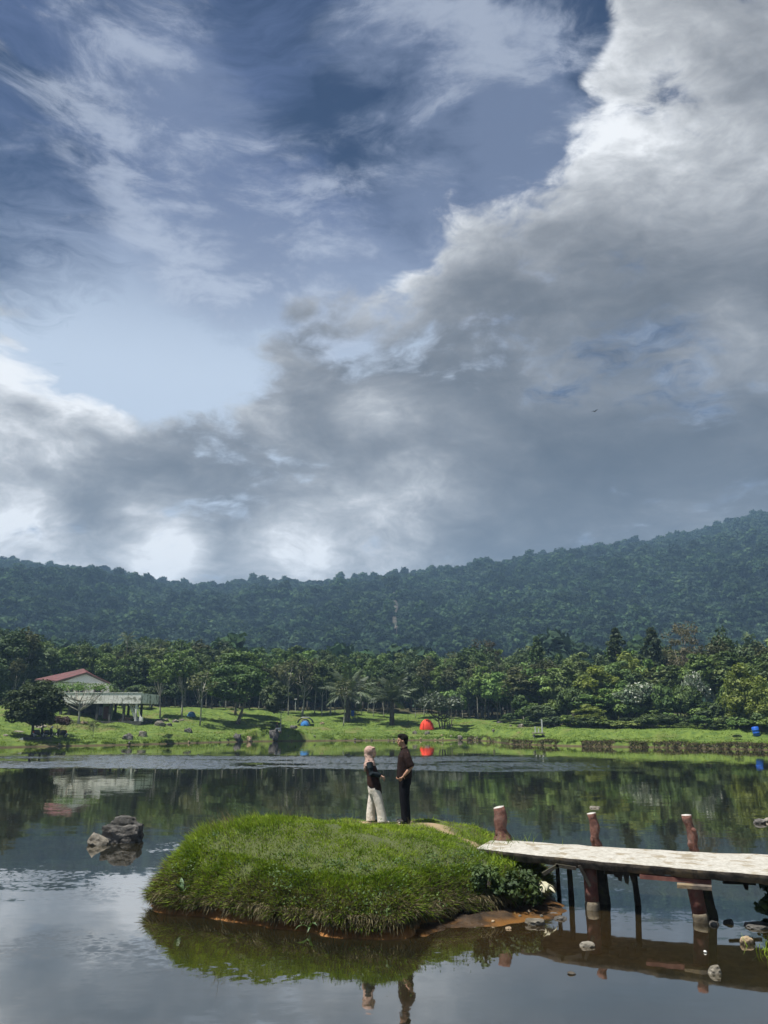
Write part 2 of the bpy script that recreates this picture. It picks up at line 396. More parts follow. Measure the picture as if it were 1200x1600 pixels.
_mound = at(425, 1143, 101.0)
def land_z(x, y):
    x = np.asarray(x, float); y = np.asarray(y, float)
    far, oth = land_sd(x, y)
    px = 600 + x / np.maximum(y, 1) * FPX * 1.04          # rough picture column, only to know which bank we are on
    bumps = 0.55 * vnoise(x, y, 0.16, 6) + 0.36 * vnoise(x, y, 0.45, 7) + 0.08 * vnoise(x, y, 1.6, 8)
    rgt = sstep(8, 16, x)
    up_l = 0.28 + 0.112 * np.minimum(far, 34) + 0.02 * np.clip(far - 34, 0, 400)
    up_r = 0.50 + 0.30 * vnoise(x, y, 0.5, 14) + 0.05 * np.minimum(far, 9) + 0.62 * sstep(6.5, 10, far) + 0.03 * np.clip(far - 11, 0, 400)
    hf = up_l * (1 - rgt) + up_r * rgt + bumps * sstep(0.5, 8, far) * (1 - 0.6 * rgt) + 0.05 * vnoise(x, y, 1.7, 9)
    hf += 1.35 * np.exp(-(((x - _mound.x) / 4.6) ** 2 + ((y - _mound.y - 1.5) / 3.0) ** 2))
    zf = np.where(far > 0, hf * sstep(-0.02, 0.35, far) - 0.02, np.maximum(-0.9, far * 0.35))
    ho = np.minimum(0.10 + 0.55 * np.maximum(oth, 0), 1.35) + 0.16 * vnoise(x, y, 0.9, 10)
    zo = np.where(oth > 0, ho * sstep(0, 0.3, oth), np.maximum(-0.9, oth * 0.4))
    z = np.where((far > oth), zf, zo)
    m = poly_sd(MUD, x, y) + 0.28 * vnoise(x, y, 2.1, 11) + 0.12 * vnoise(x, y, 6.0, 12)
    zm = np.where(m > 0, 0.08 * sstep(0, 0.9, m) + 0.03 * sstep(0, 0.08, m) + (0.055 * vnoise(x, y, 4.0, 13) + 0.035 * vnoise(x, y, 11.0, 15)) * sstep(0, .25, m), m * 0.25) - 0.004
    near_isl = (np.hypot(x - 1.5, y - 13.5) < 4)
    return np.where(near_isl, np.maximum(z, zm), z)

def land_z1(x, y): return float(land_z(np.array([x]), np.array([y]))[0])

def ground_at(px, py, y0=62.0, y1=190.0):
    """where the line of sight through a point of the photograph meets the far bank"""
    r = ray(px, py); Y = np.arange(y0, y1, 0.08)
    zz = CAM_H + r[2] * Y; g = land_z(r[0] * Y, Y)
    hit = np.nonzero((g > zz) & (g > 0.02))[0]
    Yh = float(Y[hit[0]]) if len(hit) else 118.0
    x = r[0] * Yh
    return Vector((x, Yh, land_z1(x, Yh)))

def build_ground():
    def axis(dense0, dense1, step, outs):
        a = list(np.arange(dense0, dense1 + 1e-6, step)); lo = dense0; hi = dense1; s_ = step
        pre = []; post = []
        while lo > outs[0]: s_ *= 1.28; lo -= s_; pre.append(lo)
        s_ = step
        while hi < outs[1]: s_ *= 1.28; hi += s_; post.append(hi)
        return np.array(pre[::-1] + a + post)
    xs = axis(-62, 56, 0.55, (-2600, 2600)); ys = np.concatenate([axis(66, 150, 0.40, (17.0, 3600))])
    ys = ys[ys > 18.5]
    near_x = axis(-0.6, 9.0, 0.06, (-2600, 2600)); near_y = axis(9.6, 18.4, 0.07, (-600, 18.4))
    near_y = near_y[near_y < 18.45]
    for nm, X, Y in (('ground', xs, np.concatenate([[18.4], ys])), ('near_ground', near_x, np.concatenate([near_y, [18.4]]))):
        Y = np.unique(np.round(Y, 4))
        gx, gy = np.meshgrid(X, Y); z = land_z(gx, gy)
        z = np.where(np.abs(gy - 18.4) < 1e-3, np.where(np.abs(gx) < 9.5, -0.9, z), z)
        V = np.stack([gx.ravel(), gy.ravel(), z.ravel()], 1)
        ny, nx = gx.shape; i = np.arange(ny * nx).reshape(ny, nx)
        F = np.stack([i[:-1, :-1].ravel(), i[:-1, 1:].ravel(), i[1:, 1:].ravel(), i[1:, :-1].ravel()], 1)
        o = link(nm, np_mesh(nm, V, F, M['land'], smooth=True)); tag(o, kind='structure')

def land_mat():
    m, T = new_mat('land')
    pos = T.node('ShaderNodeNewGeometry').outputs['Position']; sep = T.node('ShaderNodeSeparateXYZ', {0: pos})
    x, y, z = sep.outputs
    n1 = T.noise(pos, 0.22, 5, 0.6); n2 = T.noise(pos, 1.3, 6, 0.65); n3 = T.noise(pos, 7.0, 5, 0.6)
    g = T.mix(T.rng(n2, 0.3, 0.7), (0.045, 0.085, 0.014, 1), (0.120, 0.172, 0.029, 1))
    g = T.mix(T.rng(n1, 0.52, 0.70), g, (0.120, 0.122, 0.040, 1))
    g = T.mix(T.rng(T.m('ADD', T.m('MULTIPLY', n1, 0.5), T.m('MULTIPLY', n2, 0.5)), 0.58, 0.66), g, (0.11, 0.085, 0.045, 1))
    g = T.mix(T.rng(n3, 0.55, 0.75), g, (0.030, 0.055, 0.014, 1))
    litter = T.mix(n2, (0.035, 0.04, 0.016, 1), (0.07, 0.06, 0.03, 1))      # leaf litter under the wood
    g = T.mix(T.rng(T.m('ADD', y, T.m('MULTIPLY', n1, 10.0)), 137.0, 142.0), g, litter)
    edge = T.mix(n3, (0.035, 0.028, 0.014, 1), (0.10, 0.078, 0.042, 1))
    g = T.mix(T.rng(z, 0.20, 0.05), g, edge)
    mud = T.mix(T.rng(T.noise(pos, 2.6, 6, 0.65), 0.35, 0.68), (0.020, 0.014, 0.009, 1), (0.062, 0.037, 0.018, 1))
    mud = T.mix(T.rng(n3, 0.62, 0.74), mud, (0.10, 0.075, 0.05, 1))
    mud = T.mix(T.m('MULTIPLY', T.rng(z, 0.06, 0.01), T.rng(T.noise(pos, 1.6, 4, 0.6), 0.42, 0.60)), mud, (0.15, 0.070, 0.017, 1))
    nr = T.m('MULTIPLY', T.rng(y, 17.0, 16.0), T.rng(x, 5.6, 5.2))
    c = T.mix(nr, g, mud)
    p = T.node('ShaderNodeBsdfPrincipled', {'Base Color': c, 'Roughness': T.rng(T.m('MULTIPLY', nr, T.rng(z, 0.10, 0.0)), 0, 1, 0.95, 0.45)})
    p.inputs['Specular IOR Level'].default_value = 0.25
    b = T.node('ShaderNodeBump', {'Strength': 0.6, 'Distance': 0.05, 'Height': T.noise(pos, 9.0, 8, 0.65)})
    T.l.new(b.outputs[0], p.inputs['Normal']); finish(T, p.outputs[0]); return m
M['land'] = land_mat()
build_ground()

# ------------------------------------------------------------------ water
def water_mat():
    m, T = new_mat('lake_water')
    pos = T.node('ShaderNodeNewGeometry').outputs['Position']; sep = T.node('ShaderNodeSeparateXYZ', {0: pos}); x, y, z = sep.outputs
    # wind reaches the open middle of the lake and leaves the water in the lee of bank and island smooth
    wob = T.m('MULTIPLY', T.m('SUBTRACT', T.noise(pos, 0.06, 3, 0.5), 0.5), 9.0)
    yy = T.m('ADD', y, wob)
    yy = T.m('ADD', yy, T.m('MULTIPLY', x, 0.10))
    band = T.m('MULTIPLY', T.rng(yy, 46.5, 48.0), T.rng(yy, 66.0, 60.0))
    band = T.m('MULTIPLY', band, T.m('MULTIPLY', T.rng(x, -36.0, -24.0), T.rng(x, 17.0, 9.0)))
    band = T.m('MULTIPLY', band, T.rng(T.noise(T.v('MULTIPLY', pos, (0.10, 0.22, 1)), 1.0, 4, 0.6), 0.36, 0.52))
    gust = T.m('MULTIPLY', T.rng(T.noise(T.v('MULTIPLY', pos, (0.16, 0.34, 1)), 1.0, 3, 0.5), 0.46, 0.66), T.m('MULTIPLY', T.rng(y, 9.0, 11.0), T.rng(y, 26.0, 16.0)))
    def tilt(scale, detail, amount):
        # surface slope as two independent noises, so that it stays the same at any distance
        c = T.v('SUBTRACT', T.noise(T.v('MULTIPLY', pos, scale), 1.0, detail, 0.55, color=True), (0.5, 0.5, 0.5))
        return T.v('SCALE', T.v('MULTIPLY', c, (1.0, 1.0, 0.0)), sc=amount)
    glint = T.rng(T.noise(T.v('MULTIPLY', pos, (3.2, 0.55, 1)), 1.0, 2, 0.6), 0.40, 0.62)       # cat's paws: short gusty streaks
    wind = T.m('ADD', T.m('MULTIPLY', T.m('MULTIPLY', band, T.m('MULTIPLY_ADD', glint, 0.65, 0.35)), 1.7), T.m('MULTIPLY', gust, 0.16))
    sl = T.v('ADD', tilt((0.7, 2.2, 1), 2, 0.018), tilt((4.0, 9.0, 1), 3, 0.014))
    rip = T.v('ABSOLUTE', tilt((5.0, 6.0, 1), 2, wind))                    # the wind drives the wavelets towards the near shore: their steep sides face it
    sl = T.v('ADD', sl, T.v('MULTIPLY', rip, (0.8, -1.30, 0.0)))
    N = T.v('NORMALIZE', T.v('ADD', sl, (0.0, 0.0, 1.0)))
    murk = T.mix(T.rng(T.noise(pos, 0.5, 4, 0.6), 0.35, 0.65), (0.014, 0.014, 0.007, 1), (0.024, 0.020, 0.009, 1))
    # shallow silt shows through near the island's foot
    sh = T.v('DISTANCE', pos, (2.2, 12.4, 0.0))
    shal = T.m('MULTIPLY', T.rng(T.m('ADD', sh, T.m('MULTIPLY', T.noise(pos, 0.8, 4, 0.6), 1.6)), 3.6, 1.4), 0.9)
    silt = T.mix(T.noise(pos, 3.0, 5, 0.65), (0.020, 0.014, 0.007, 1), (0.048, 0.031, 0.014, 1))
    c = T.mix(shal, murk, silt)
    d = T.node('ShaderNodeBsdfDiffuse', {'Color': c})
    g = T.node('ShaderNodeBsdfGlossy', {'Color': (0.98, 0.96, 0.93, 1), 'Roughness': 0.03, 'Normal': N})
    fr = T.node('ShaderNodeFresnel', {'IOR': 3.1, 'Normal': N})
    refl_gain = T.m('SUBTRACT', 1.0, T.m('POWER', T.m('SUBTRACT', 1.0, fr.outputs[0]), 2.0))  # mirror share raised above plain water's to brighten the lake
    mx = T.node('ShaderNodeMixShader', {0: refl_gain, 1: d.outputs[0], 2: g.outputs[0]})
    finish(T, mx.outputs[0]); return m
M['water'] = water_mat()
tag(link('lake_water', np_mesh('lake_water', [(-160, -40, 0), (160, -40, 0), (160, 130, 0), (-160, 130, 0)], [(0, 1, 2, 3)], M['water'])), kind='structure')

# ------------------------------------------------------------------ hills
_ridge = [(-700, 930), (-400, 900), (-200, 890), (0, 884), (100, 892), (180, 901), (260, 920), (330, 924), (400, 915), (480, 916), (560, 910), (640, 902), (700, 898), (800, 888), (880, 870),
          (950, 863), (1020, 851), (1100, 835), (1200, 808), (1350, 770), (1600, 740), (2000, 760), (2600, 860)]
RIDGE_D = 880.0
_rz = lerp_tab([((px - 600) / FPX / 0.985, (CAM_H + ray(px, py)[2] * RIDGE_D)) for px, py in _ridge])
def hill_z(x, y):
    a = x / np.maximum(y, 60.0)
    top = np.minimum(_rz(a) - 6.0, 246.0)
    foot = 330.0 + 40 * vnoise(x, y, 0.006, 21)
    t = np.clip((y - foot) / (RIDGE_D - foot), 0, 1.6)
    up = 6 + (top - 6) * (1.18 * t - 0.18 * t * t)
    down = top - (y - RIDGE_D) * 0.22
    z = np.where(y < RIDGE_D, up, down)
    spur = (22 * vnoise(x + 0.4 * y, y * 0.35, 0.0085, 22) + 13 * vnoise(x - 0.3 * y, y * 0.5, 0.021, 23)) * np.sin(np.clip(t, 0, 1) * math.pi) ** 0.8
    # a nearer shoulder on the left
    sh = 12 * np.exp(-(((x + 320) / 140) ** 2 + ((y - 560) / 120) ** 2))
    z = np.minimum(z + spur + sh, np.where(y < RIDGE_D, CAM_H + (top - CAM_H + 3.0) * y / RIDGE_D, 1e9)) - spur - sh      # nothing stands above the skyline
    return np.where(t > 0, z + spur + sh, 6.0 * sstep(200, 330, y)) - np.where(t <= 0, 2.0, 0)
def build_hills():
    X = np.linspace(-1500, 1500, 190); Y = np.linspace(250, 1500, 110)
    gx, gy = np.meshgrid(X, Y); z = hill_z(gx, gy)
    V = np.stack([gx.ravel(), gy.ravel(), z.ravel()], 1); ny, nx = gx.shape; i = np.arange(ny * nx).reshape(ny, nx)
    F = np.stack([i[:-1, :-1].ravel(), i[:-1, 1:].ravel(), i[1:, 1:].ravel(), i[1:, :-1].ravel()], 1)
    m, T = new_mat('hill_soil'); pos = T.node('ShaderNodeNewGeometry').outputs['Position']
    c = T.mix(T.noise(pos, 0.06, 5, 0.6), (0.018, 0.032, 0.014, 1), (0.040, 0.058, 0.024, 1))
    # a bare scar of pale earth below the ridge
    finish(T, T.node('ShaderNodeBsdfDiffuse', {'Color': c}).outputs[0])
    tag(link('hills', np_mesh('hills', V, F, m, smooth=True)), kind='structure')
build_hills()

# ------------------------------------------------------------------ foliage
def unit(v): return v / np.maximum(np.linalg.norm(v, axis=-1, keepdims=True), 1e-9)

def leaves(P, N, L, W, tint, rg, curl=0.0):
    """one pointed leaf (a bent pair of triangles seen as a rhombus) per point"""
    n = len(P)
    t = unit(np.cross(N, rg.normal(size=(n, 3)))); b = np.cross(N, t)
    L = np.broadcast_to(L, (n,))[:, None]; W = np.broadcast_to(W, (n,))[:, None]
    V = np.stack([P - t * L, P - b * W + N * L * 0.15, P + t * L - N * L * curl, P + b * W + N * L * 0.15], 1).reshape(-1, 3)
    F = np.arange(4 * n).reshape(n, 4)
    return V, F, np.repeat(tint, 4)

def crown_mesh(name, mat, seed, clumps, per, leaf, ctr, rad, shape='round', clump_r=0.26, droop=0.0, up=0.5, tpow=1.0):
    rg = np.random.default_rng(seed)
    rad = np.array(rad, float); ctr = np.array(ctr, float)
    d = unit(rg.normal(size=(clumps, 3)))
    if shape == 'round':
        d[:, 2] = np.where(d[:, 2] < 0, d[:, 2] * 0.80, d[:, 2]); r = rg.uniform(0.45, 1.0, clumps) ** 0.6
        C = d * r[:, None]
    elif shape == 'cone':
        h = rg.random(clumps) ** 1.3; a = rg.random(clumps) * 6.283; w = (1 - h) ** 0.6 * (0.80 + 0.20 * np.sin(h * 26)) * rg.uniform(0.55, 1, clumps)
        C = np.stack([np.cos(a) * w, np.sin(a) * w, h * 2 - 1], 1)
    elif shape == 'column':
        h = rg.random(clumps); a = rg.random(clumps) * 6.283; w = np.sin(np.clip(h * 0.92 + 0.08, 0, 1) * math.pi) ** 0.55 * rg.uniform(0.45, 1, clumps)
        C = np.stack([np.cos(a) * w, np.sin(a) * w, h * 2 - 1], 1)
    elif shape == 'flat':
        a = rg.random(clumps) * 6.283; w = np.sqrt(rg.random(clumps)); C = np.stack([np.cos(a) * w, np.sin(a) * w, 0.6 - 0.9 * w ** 2 + rg.normal(size=clumps) * 0.25], 1)
    elif shape == 'dome':
        d[:, 2] = np.abs(d[:, 2]); C = d * (rg.uniform(0.5, 1.0, clumps) ** 0.5)[:, None]
    cr = clump_r * rad.mean() * rg.uniform(0.65, 1.25, clumps)
    ct = rg.random(clumps)
    C = C * (rad - cr.mean() * 0.5) + ctr
    idx = np.repeat(np.arange(clumps), per); n = len(idx)
    q = unit(rg.normal(size=(n, 3))); q[:, 2] = q[:, 2] * 0.62 + 0.18
    P = C[idx] + q * (cr[idx] * rg.uniform(0.55, 1.05, n))[:, None]
    P[:, 2] -= droop * rg.random(n) * cr[idx]
    N = unit(q * 0.7 + np.array([0, 0, up]) + rg.normal(size=(n, 3)) * 0.55)
    tint = np.clip(0.62 * ct[idx] + 0.38 * rg.random(n), 0, 1) ** tpow
    L = leaf * rg.uniform(0.6, 1.3, n)
    V, F, T = leaves(P, N, L, L * 0.55, tint, rg)
    return np_mesh(name, V, F, mat, T), C

def trunk_mesh(name, mat, H, r, C=None, seed=0, limbs=6, lean=0.0, split=0.45, wig=0.12, multi=1):
    rd = random.Random(seed); mb = MB()
    tops = []
    for k in range(multi):
        a0 = rd.uniform(0, 6.28); off = 0.0 if multi == 1 else 0.10 + r * 1.1
        base = Vector((math.cos(a0) * off, math.sin(a0) * off, -0.25)); pts = []; rr = []
        lx, ly = lean + rd.uniform(-1, 1) * 0.05 + (math.cos(a0) * 0.22 if multi > 1 else 0), rd.uniform(-1, 1) * 0.05 + (math.sin(a0) * 0.22 if multi > 1 else 0)
        for i in range(7):
            t = i / 6.0; z = t * H
            pts.append(base + Vector((lx * z * t ** 0.3 + wig * math.sin(t * 5 + a0) * t, ly * z + wig * math.cos(t * 4 + a0) * t, z)))
            rr.append(r * (1.0 - 0.72 * t) * (1.30 if i == 0 else 1.0))
        mb.tube(pts, rr, 8, jit=0.12); tops.append(pts)
    if C is not None and limbs:
        pick = rd.sample(list(range(len(C))), min(limbs, len(C)))
        for j in pick:
            pts = rd.choice(tops); e = Vector(C[j]); i = rd.choice([3, 4, 5]) if split < 0.6 else rd.choice([4, 5])
            s_ = pts[i]; mid = s_.lerp(e, 0.5) + Vector((0, 0, -0.12 * (e - s_).length))
            mb.tube([s_, mid, e], [r * 0.42, r * 0.26, r * 0.10], 6)
    return mb.mesh(name, mat, True)

PROTO = {}
def tree_proto(key, leaf_m, bark_m, seed, H, ctr, rad, clumps, per, leaf, shape='round', r=0.14, limbs=7, **kw):
    tk = {k: kw.pop(k) for k in ('lean', 'split', 'wig', 'multi') if k in kw}
    cm, C = crown_mesh('crown', M[leaf_m], seed, clumps, per, leaf, ctr, rad, shape, **kw)
    tm = trunk_mesh('trunk', M[bark_m], H, r, C, seed, limbs, **tk)
    PROTO[key] = (tm, cm)

def plant(key, loc, scale=1.0, rz=0.0, name='tree', label=None, cat='tree', group=None, sz=None, crown='crown', trunk='trunk'):
    t = thing(name, label, cat, loc, rz, group)
    t.scale = (scale, scale, scale if sz is None else sz)
    tm, cm = PROTO[key]
    if tm is not None: link(trunk, tm, t)
    if cm is not None: link(crown, cm, t)
    return t

# the sorts of tree that stand round the lake (metres)
tree_proto('broad', 'leaf_dark', 'bark', 1, 6.5, (0, 0, 5.6), (2.9, 2.9, 4.4), 64, 72, 0.24, r=0.17)
tree_proto('broad_b', 'leaf_dark', 'bark', 2, 7.0, (0, 0, 6.3), (2.5, 2.5, 4.8), 60, 72, 0.22, r=0.16, clump_r=0.27)
tree_proto('mid', 'leaf_mid', 'pale_bark', 3, 7.2, (0, 0, 6.8), (2.3, 2.3, 3.9), 52, 68, 0.22, r=0.12)
tree_proto('mid_b', 'leaf_mid', 'pale_bark', 4, 8.2, (0, 0, 7.6), (2.0, 2.0, 3.8), 46, 68, 0.21, r=0.11, clump_r=0.32)
tree_proto('light', 'leaf_light', 'bark', 5, 5.0, (0, 0, 5.4), (2.5, 2.5, 2.9), 44, 66, 0.22, r=0.13)
tree_proto('olive', 'leaf_olive', 'pale_bark', 6, 7.0, (0, 0, 7.6), (1.9, 1.9, 3.0), 30, 60, 0.21, r=0.11, clump_r=0.34)
tree_proto('thin', 'leaf_mid', 'pale_bark', 7, 6.6, (0, 0, 6.4), (1.6, 1.6, 2.4), 20, 44, 0.19, r=0.085, limbs=12, clump_r=0.36)
tree_proto('sparse', 'leaf_olive', 'pale_bark', 8, 6.5, (0, 0, 6.2), (1.7, 1.7, 2.4), 16, 34, 0.17, r=0.085, limbs=14, clump_r=0.36)
tree_proto('conifer', 'leaf_dark', 'dark_bark', 9, 9.0, (0, 0, 6.4), (2.6, 2.6, 5.0), 110, 44, 0.20, shape='cone', r=0.16, limbs=0, clump_r=0.11, droop=0.8)
tree_proto('brown', 'leaf_brown', 'bark', 10, 9.0, (0, 0, 8.4), (3.4, 3.4, 4.2), 64, 46, 0.17, r=0.2, limbs=26, clump_r=0.22)
tree_proto('bamboo', 'leaf_bamboo', 'leaf_bamboo', 11, 6.0, (0, 0, 4.2), (2.3, 2.3, 4.0), 60, 70, 0.19, shape='column', r=0.03, limbs=14, clump_r=0.22, droop=1.1, up=0.2)
tree_proto('bush', 'leaf_mid', 'bark', 12, 1.4, (0, 0, 1.5), (1.9, 1.9, 1.7), 34, 60, 0.20, shape='dome', r=0.07, limbs=6, multi=3)
tree_proto('bush_dark', 'leaf_dark', 'bark', 13, 1.4, (0, 0, 1.5), (1.9, 1.9, 1.8), 34, 60, 0.20, shape='dome', r=0.07, limbs=6, multi=3)
tree_proto('bush_light', 'leaf_light', 'bark', 14, 1.4, (0, 0, 1.3), (1.8, 1.8, 1.5), 32, 60, 0.19, shape='dome', r=0.06, limbs=6, multi=3)

# ------------------------------------------------------------------ island
ISL = [(-3.78, 13.95), (-3.62, 13.50), (-3.1, 13.22), (-2.42, 12.95), (-1.75, 12.62), (-1.1, 12.28), (-0.5, 11.98), (0.0, 11.86), (0.38, 11.98), (0.52, 12.35), (0.75, 12.85), (1.25, 13.12),
       (1.8, 13.38), (2.3, 13.65), (2.62, 14.1), (2.80, 14.9), (2.85, 16.2), (2.5, 17.7), (1.3, 18.7), (-0.4, 18.8), (-1.9, 18.1), (-3.0, 16.8), (-3.62, 15.3)]
IC = (-0.55, 15.1)
def _isl_polar():
    th = np.linspace(-math.pi, math.pi, 721); P = ISL + [ISL[0]]; out = []
    for t in th:
        dx, dy = math.cos(t), math.sin(t); best = 0
        for (ax, ay), (bx, by) in zip(P[:-1], P[1:]):
            ex, ey = bx - ax, by - ay; den = dx * ey - dy * ex
            if abs(den) < 1e-9: continue
            s = ((ax - IC[0]) * ey - (ay - IC[1]) * ex) / den; u = ((ax - IC[0]) * dy - (ay - IC[1]) * dx) / den
            if s > 0 and -1e-6 <= u <= 1 + 1e-6: best = max(best, s)
        out.append(best)
    r = np.array(out); k = np.ones(9) / 9
    r = np.convolve(np.concatenate([r[-5:-1], r, r[1:5]]), k, 'valid')
    return th, r
_ith, _irad = _isl_polar()
def isl_R(t):
    t = (np.asarray(t, float) + math.pi) % (2 * math.pi) - math.pi
    r = np.interp(t, _ith, _irad)
    return r + 0.16 * vnoise(np.cos(t) * 6, np.sin(t) * 6, 1.0, 31) + 0.05 * vnoise(np.cos(t) * 16, np.sin(t) * 16, 1.0, 32)
def isl_top(x, y):
    t = 0.92 + 0.24 * np.exp(-(((x + 1.9) / 1.7) ** 2 + ((y - 14.7) / 1.6) ** 2)) + 0.10 * np.exp(-(((x - 0.1) / 1.2) ** 2 + ((y - 14.2) / 1.0) ** 2))
    t = t - 0.17 * sstep(0.9, 1.9, x) * sstep(17.5, 15.5, y) - 0.10 * sstep(16.8, 18.2, y)
    return t + 0.10 * vnoise(x, y, 1.2, 33) + 0.07 * vnoise(x, y, 2.6, 34)
def isl_z(x, y):
    """height of the turf; below 0 outside the island"""
    x = np.asarray(x, float); y = np.asarray(y, float)
    dx, dy = x - IC[0], y - IC[1]; t = np.arctan2(dy, dx); r = np.hypot(dx, dy); d = isl_R(t) - r
    left = np.clip(-np.cos(t), 0, 1) ** 2; front = np.clip(-np.sin(t), 0, 1)
    ef = 0.50 + 0.18 * front - 0.26 * left
    z0 = 0.20 + 0.30 * vnoise(np.cos(t) * 5, np.sin(t) * 5, 1.0, 35) + 0.05 * vnoise(x, y, 2.0, 35)
    z = z0 + (isl_top(x, y) - z0) * (1 - np.exp(-np.maximum(d, 0) / ef)) 
    return np.where(d > 0, z, -0.5), d

def isl_z1(x, y): return float(isl_z(np.array([x]), np.array([y]))[0][0])

PATH = [(-0.3, 16.75), (0.45, 16.65), (1.0, 16.3), (1.35, 15.75), (1.55, 15.1), (1.75, 14.75)]
def path_d(x, y):
    d = np.full(np.shape(x), 1e9)
    for (ax, ay), (bx, by) in zip(PATH[:-1], PATH[1:]):
        ex, ey = bx - ax, by - ay; t = np.clip(((x - ax) * ex + (y - ay) * ey) / (ex * ex + ey * ey), 0, 1)
        d = np.minimum(d, np.hypot(x - ax - t * ex, y - ay - t * ey))
    return d + 0.22 * vnoise(x, y, 2.5, 36) + 0.12 * vnoise(x, y, 7.0, 37)

def island_mat():
    m, T = new_mat('island_earth')
    pos = T.node('ShaderNodeNewGeometry').outputs['Position']; z = T.node('ShaderNodeSeparateXYZ', {0: pos}).outputs[2]
    w = T.node('ShaderNodeAttribute', attribute_name='tint').outputs['Fac']
    turf = T.mix(T.noise(pos, 5.0, 6, 0.65), (0.030, 0.042, 0.012, 1), (0.085, 0.105, 0.026, 1))
    path = T.mix(T.noise(pos, 6.0, 6, 0.65), (0.17, 0.115, 0.055, 1), (0.42, 0.32, 0.19, 1))
    clay = T.mix(T.noise(pos, 4.5, 7, 0.65), (0.075, 0.040, 0.018, 1), (0.44, 0.190, 0.040, 1))
    c = T.mix(w, turf, path)
    c = T.mix(T.rng(z, 0.21, 0.15), c, clay)
    c = T.mix(T.rng(T.noise(pos, 1.3, 4, 0.6), 0.53, 0.60), c, T.mix(0.75, c, (0.028, 0.022, 0.014, 1))) if False else c
    p = T.node('ShaderNodeBsdfPrincipled', {'Base Color': c, 'Roughness': 0.92})
    b = T.node('ShaderNodeBump', {'Strength': 0.8, 'Distance': 0.03, 'Height': T.noise(pos, 14.0, 8, 0.7)})
    T.l.new(b.outputs[0], p.inputs['Normal']); finish(T, p.outputs[0]); return m
M['island'] = island_mat()

def build_island():
    nt = 260; us = np.concatenate([np.linspace(0, 0.80, 26), np.linspace(0.82, 0.999, 24)])
    th = np.linspace(-math.pi, math.pi, nt, endpoint=False)
    tt, uu = np.meshgrid(th, us); rr = isl_R(tt) * uu
    x = IC[0] + np.cos(tt) * rr; y = IC[1] + np.sin(tt) * rr; z, d = isl_z(x, y)
    z = z - 0.02 * np.clip(1 - path_d(x, y) / 0.3, 0, 1)
    rows = [np.stack([x, y, z], 2)]
    # the foot: cut back under the turf, then a clay toe that runs into the water
    R1 = isl_R(th)
    for off, zz in ((-0.05, 0.15), (-0.10, 0.08), (-0.02, 0.035), (0.07, -0.004), (0.25, -0.12), (0.9, -0.6)):
        r = R1 + off + 0.05 * vnoise(np.cos(th) * 9, np.sin(th) * 9, 1.0, 38 + int(off * 100) % 7) * (1 if off < 0.2 else 0) + 0.05 * vnoise(np.cos(th) * 26, np.sin(th) * 26, 1.0, 58) * (1 if off < 0.2 else 0)
        if 0.0 < off < 0.2: r = r + 0.16 * np.clip(vnoise(np.cos(th) * 5, np.sin(th) * 5, 1.0, 47), 0, 1)
        rows.append(np.stack([IC[0] + np.cos(th) * r, IC[1] + np.sin(th) * r, np.full(nt, zz) + (0.045 * vnoise(np.cos(th) * 20, np.sin(th) * 20, 1.0, 55) if zz > 0 else 0)], 1)[None])
    G = np.concatenate(rows, 0); nr = G.shape[0]; V = G.reshape(-1, 3); i = np.arange(nr * nt).reshape(nr, nt); j = np.roll(i, -1, 1)
    F = np.stack([i[:-1].ravel(), i[1:].ravel(), j[1:].ravel(), j[:-1].ravel()], 1)
    w = np.clip(1 - path_d(V[:, 0], V[:, 1]) / 0.30, 0, 1) ** 0.5
    tag(link('island_ground', np_mesh('island_ground', V, F, M['island'], w, smooth=True)), kind='structure')
build_island()

def blades(base, dirn, L, W, bend, tint, rg):
    """curved blades of three triangles' worth of strip: root, bent middle, tip"""
    n = len(base); side = unit(np.cross(dirn, rg.normal(size=(n, 3))))
    L = L[:, None]; W = np.broadcast_to(W, (n,))[:, None]; bend = bend[:, :]
    mid = base + dirn * L * 0.55 + bend * L * 0.16; tip = base + dirn * L * 0.86 + bend * L * 0.55
    V = np.stack([base - side * W, base + side * W, mid + side * W * 0.8, mid - side * W * 0.8, tip + side * W * 0.12, tip - side * W * 0.12], 1).reshape(-1, 3)
    k = np.arange(n)[:, None] * 6
    F = np.concatenate([k + np.array([[0, 1, 2, 3]]), k + np.array([[3, 2, 4, 5]])], 0)
    return V, F, np.repeat(tint, 6)

def join(parts):
    o = 0; Vs, Fs, Ts = [], [], []
    for V, F, T in parts: Vs.append(V); Fs.append(F + o); Ts.append(T); o += len(V)
    return np.concatenate(Vs), np.concatenate(Fs), np.concatenate(Ts)

def island_normal(x, y):
    e = 0.04; z0, _ = isl_z(x, y); zx, _ = isl_z(x + e, y); zy, _ = isl_z(x, y + e)
    zx = np.where(zx < 0, z0 - 0.15, zx); zy = np.where(zy < 0, z0 - 0.15, zy)
    return unit(np.stack([-(zx - z0) / e, -(zy - z0) / e, np.ones_like(z0)], 1))

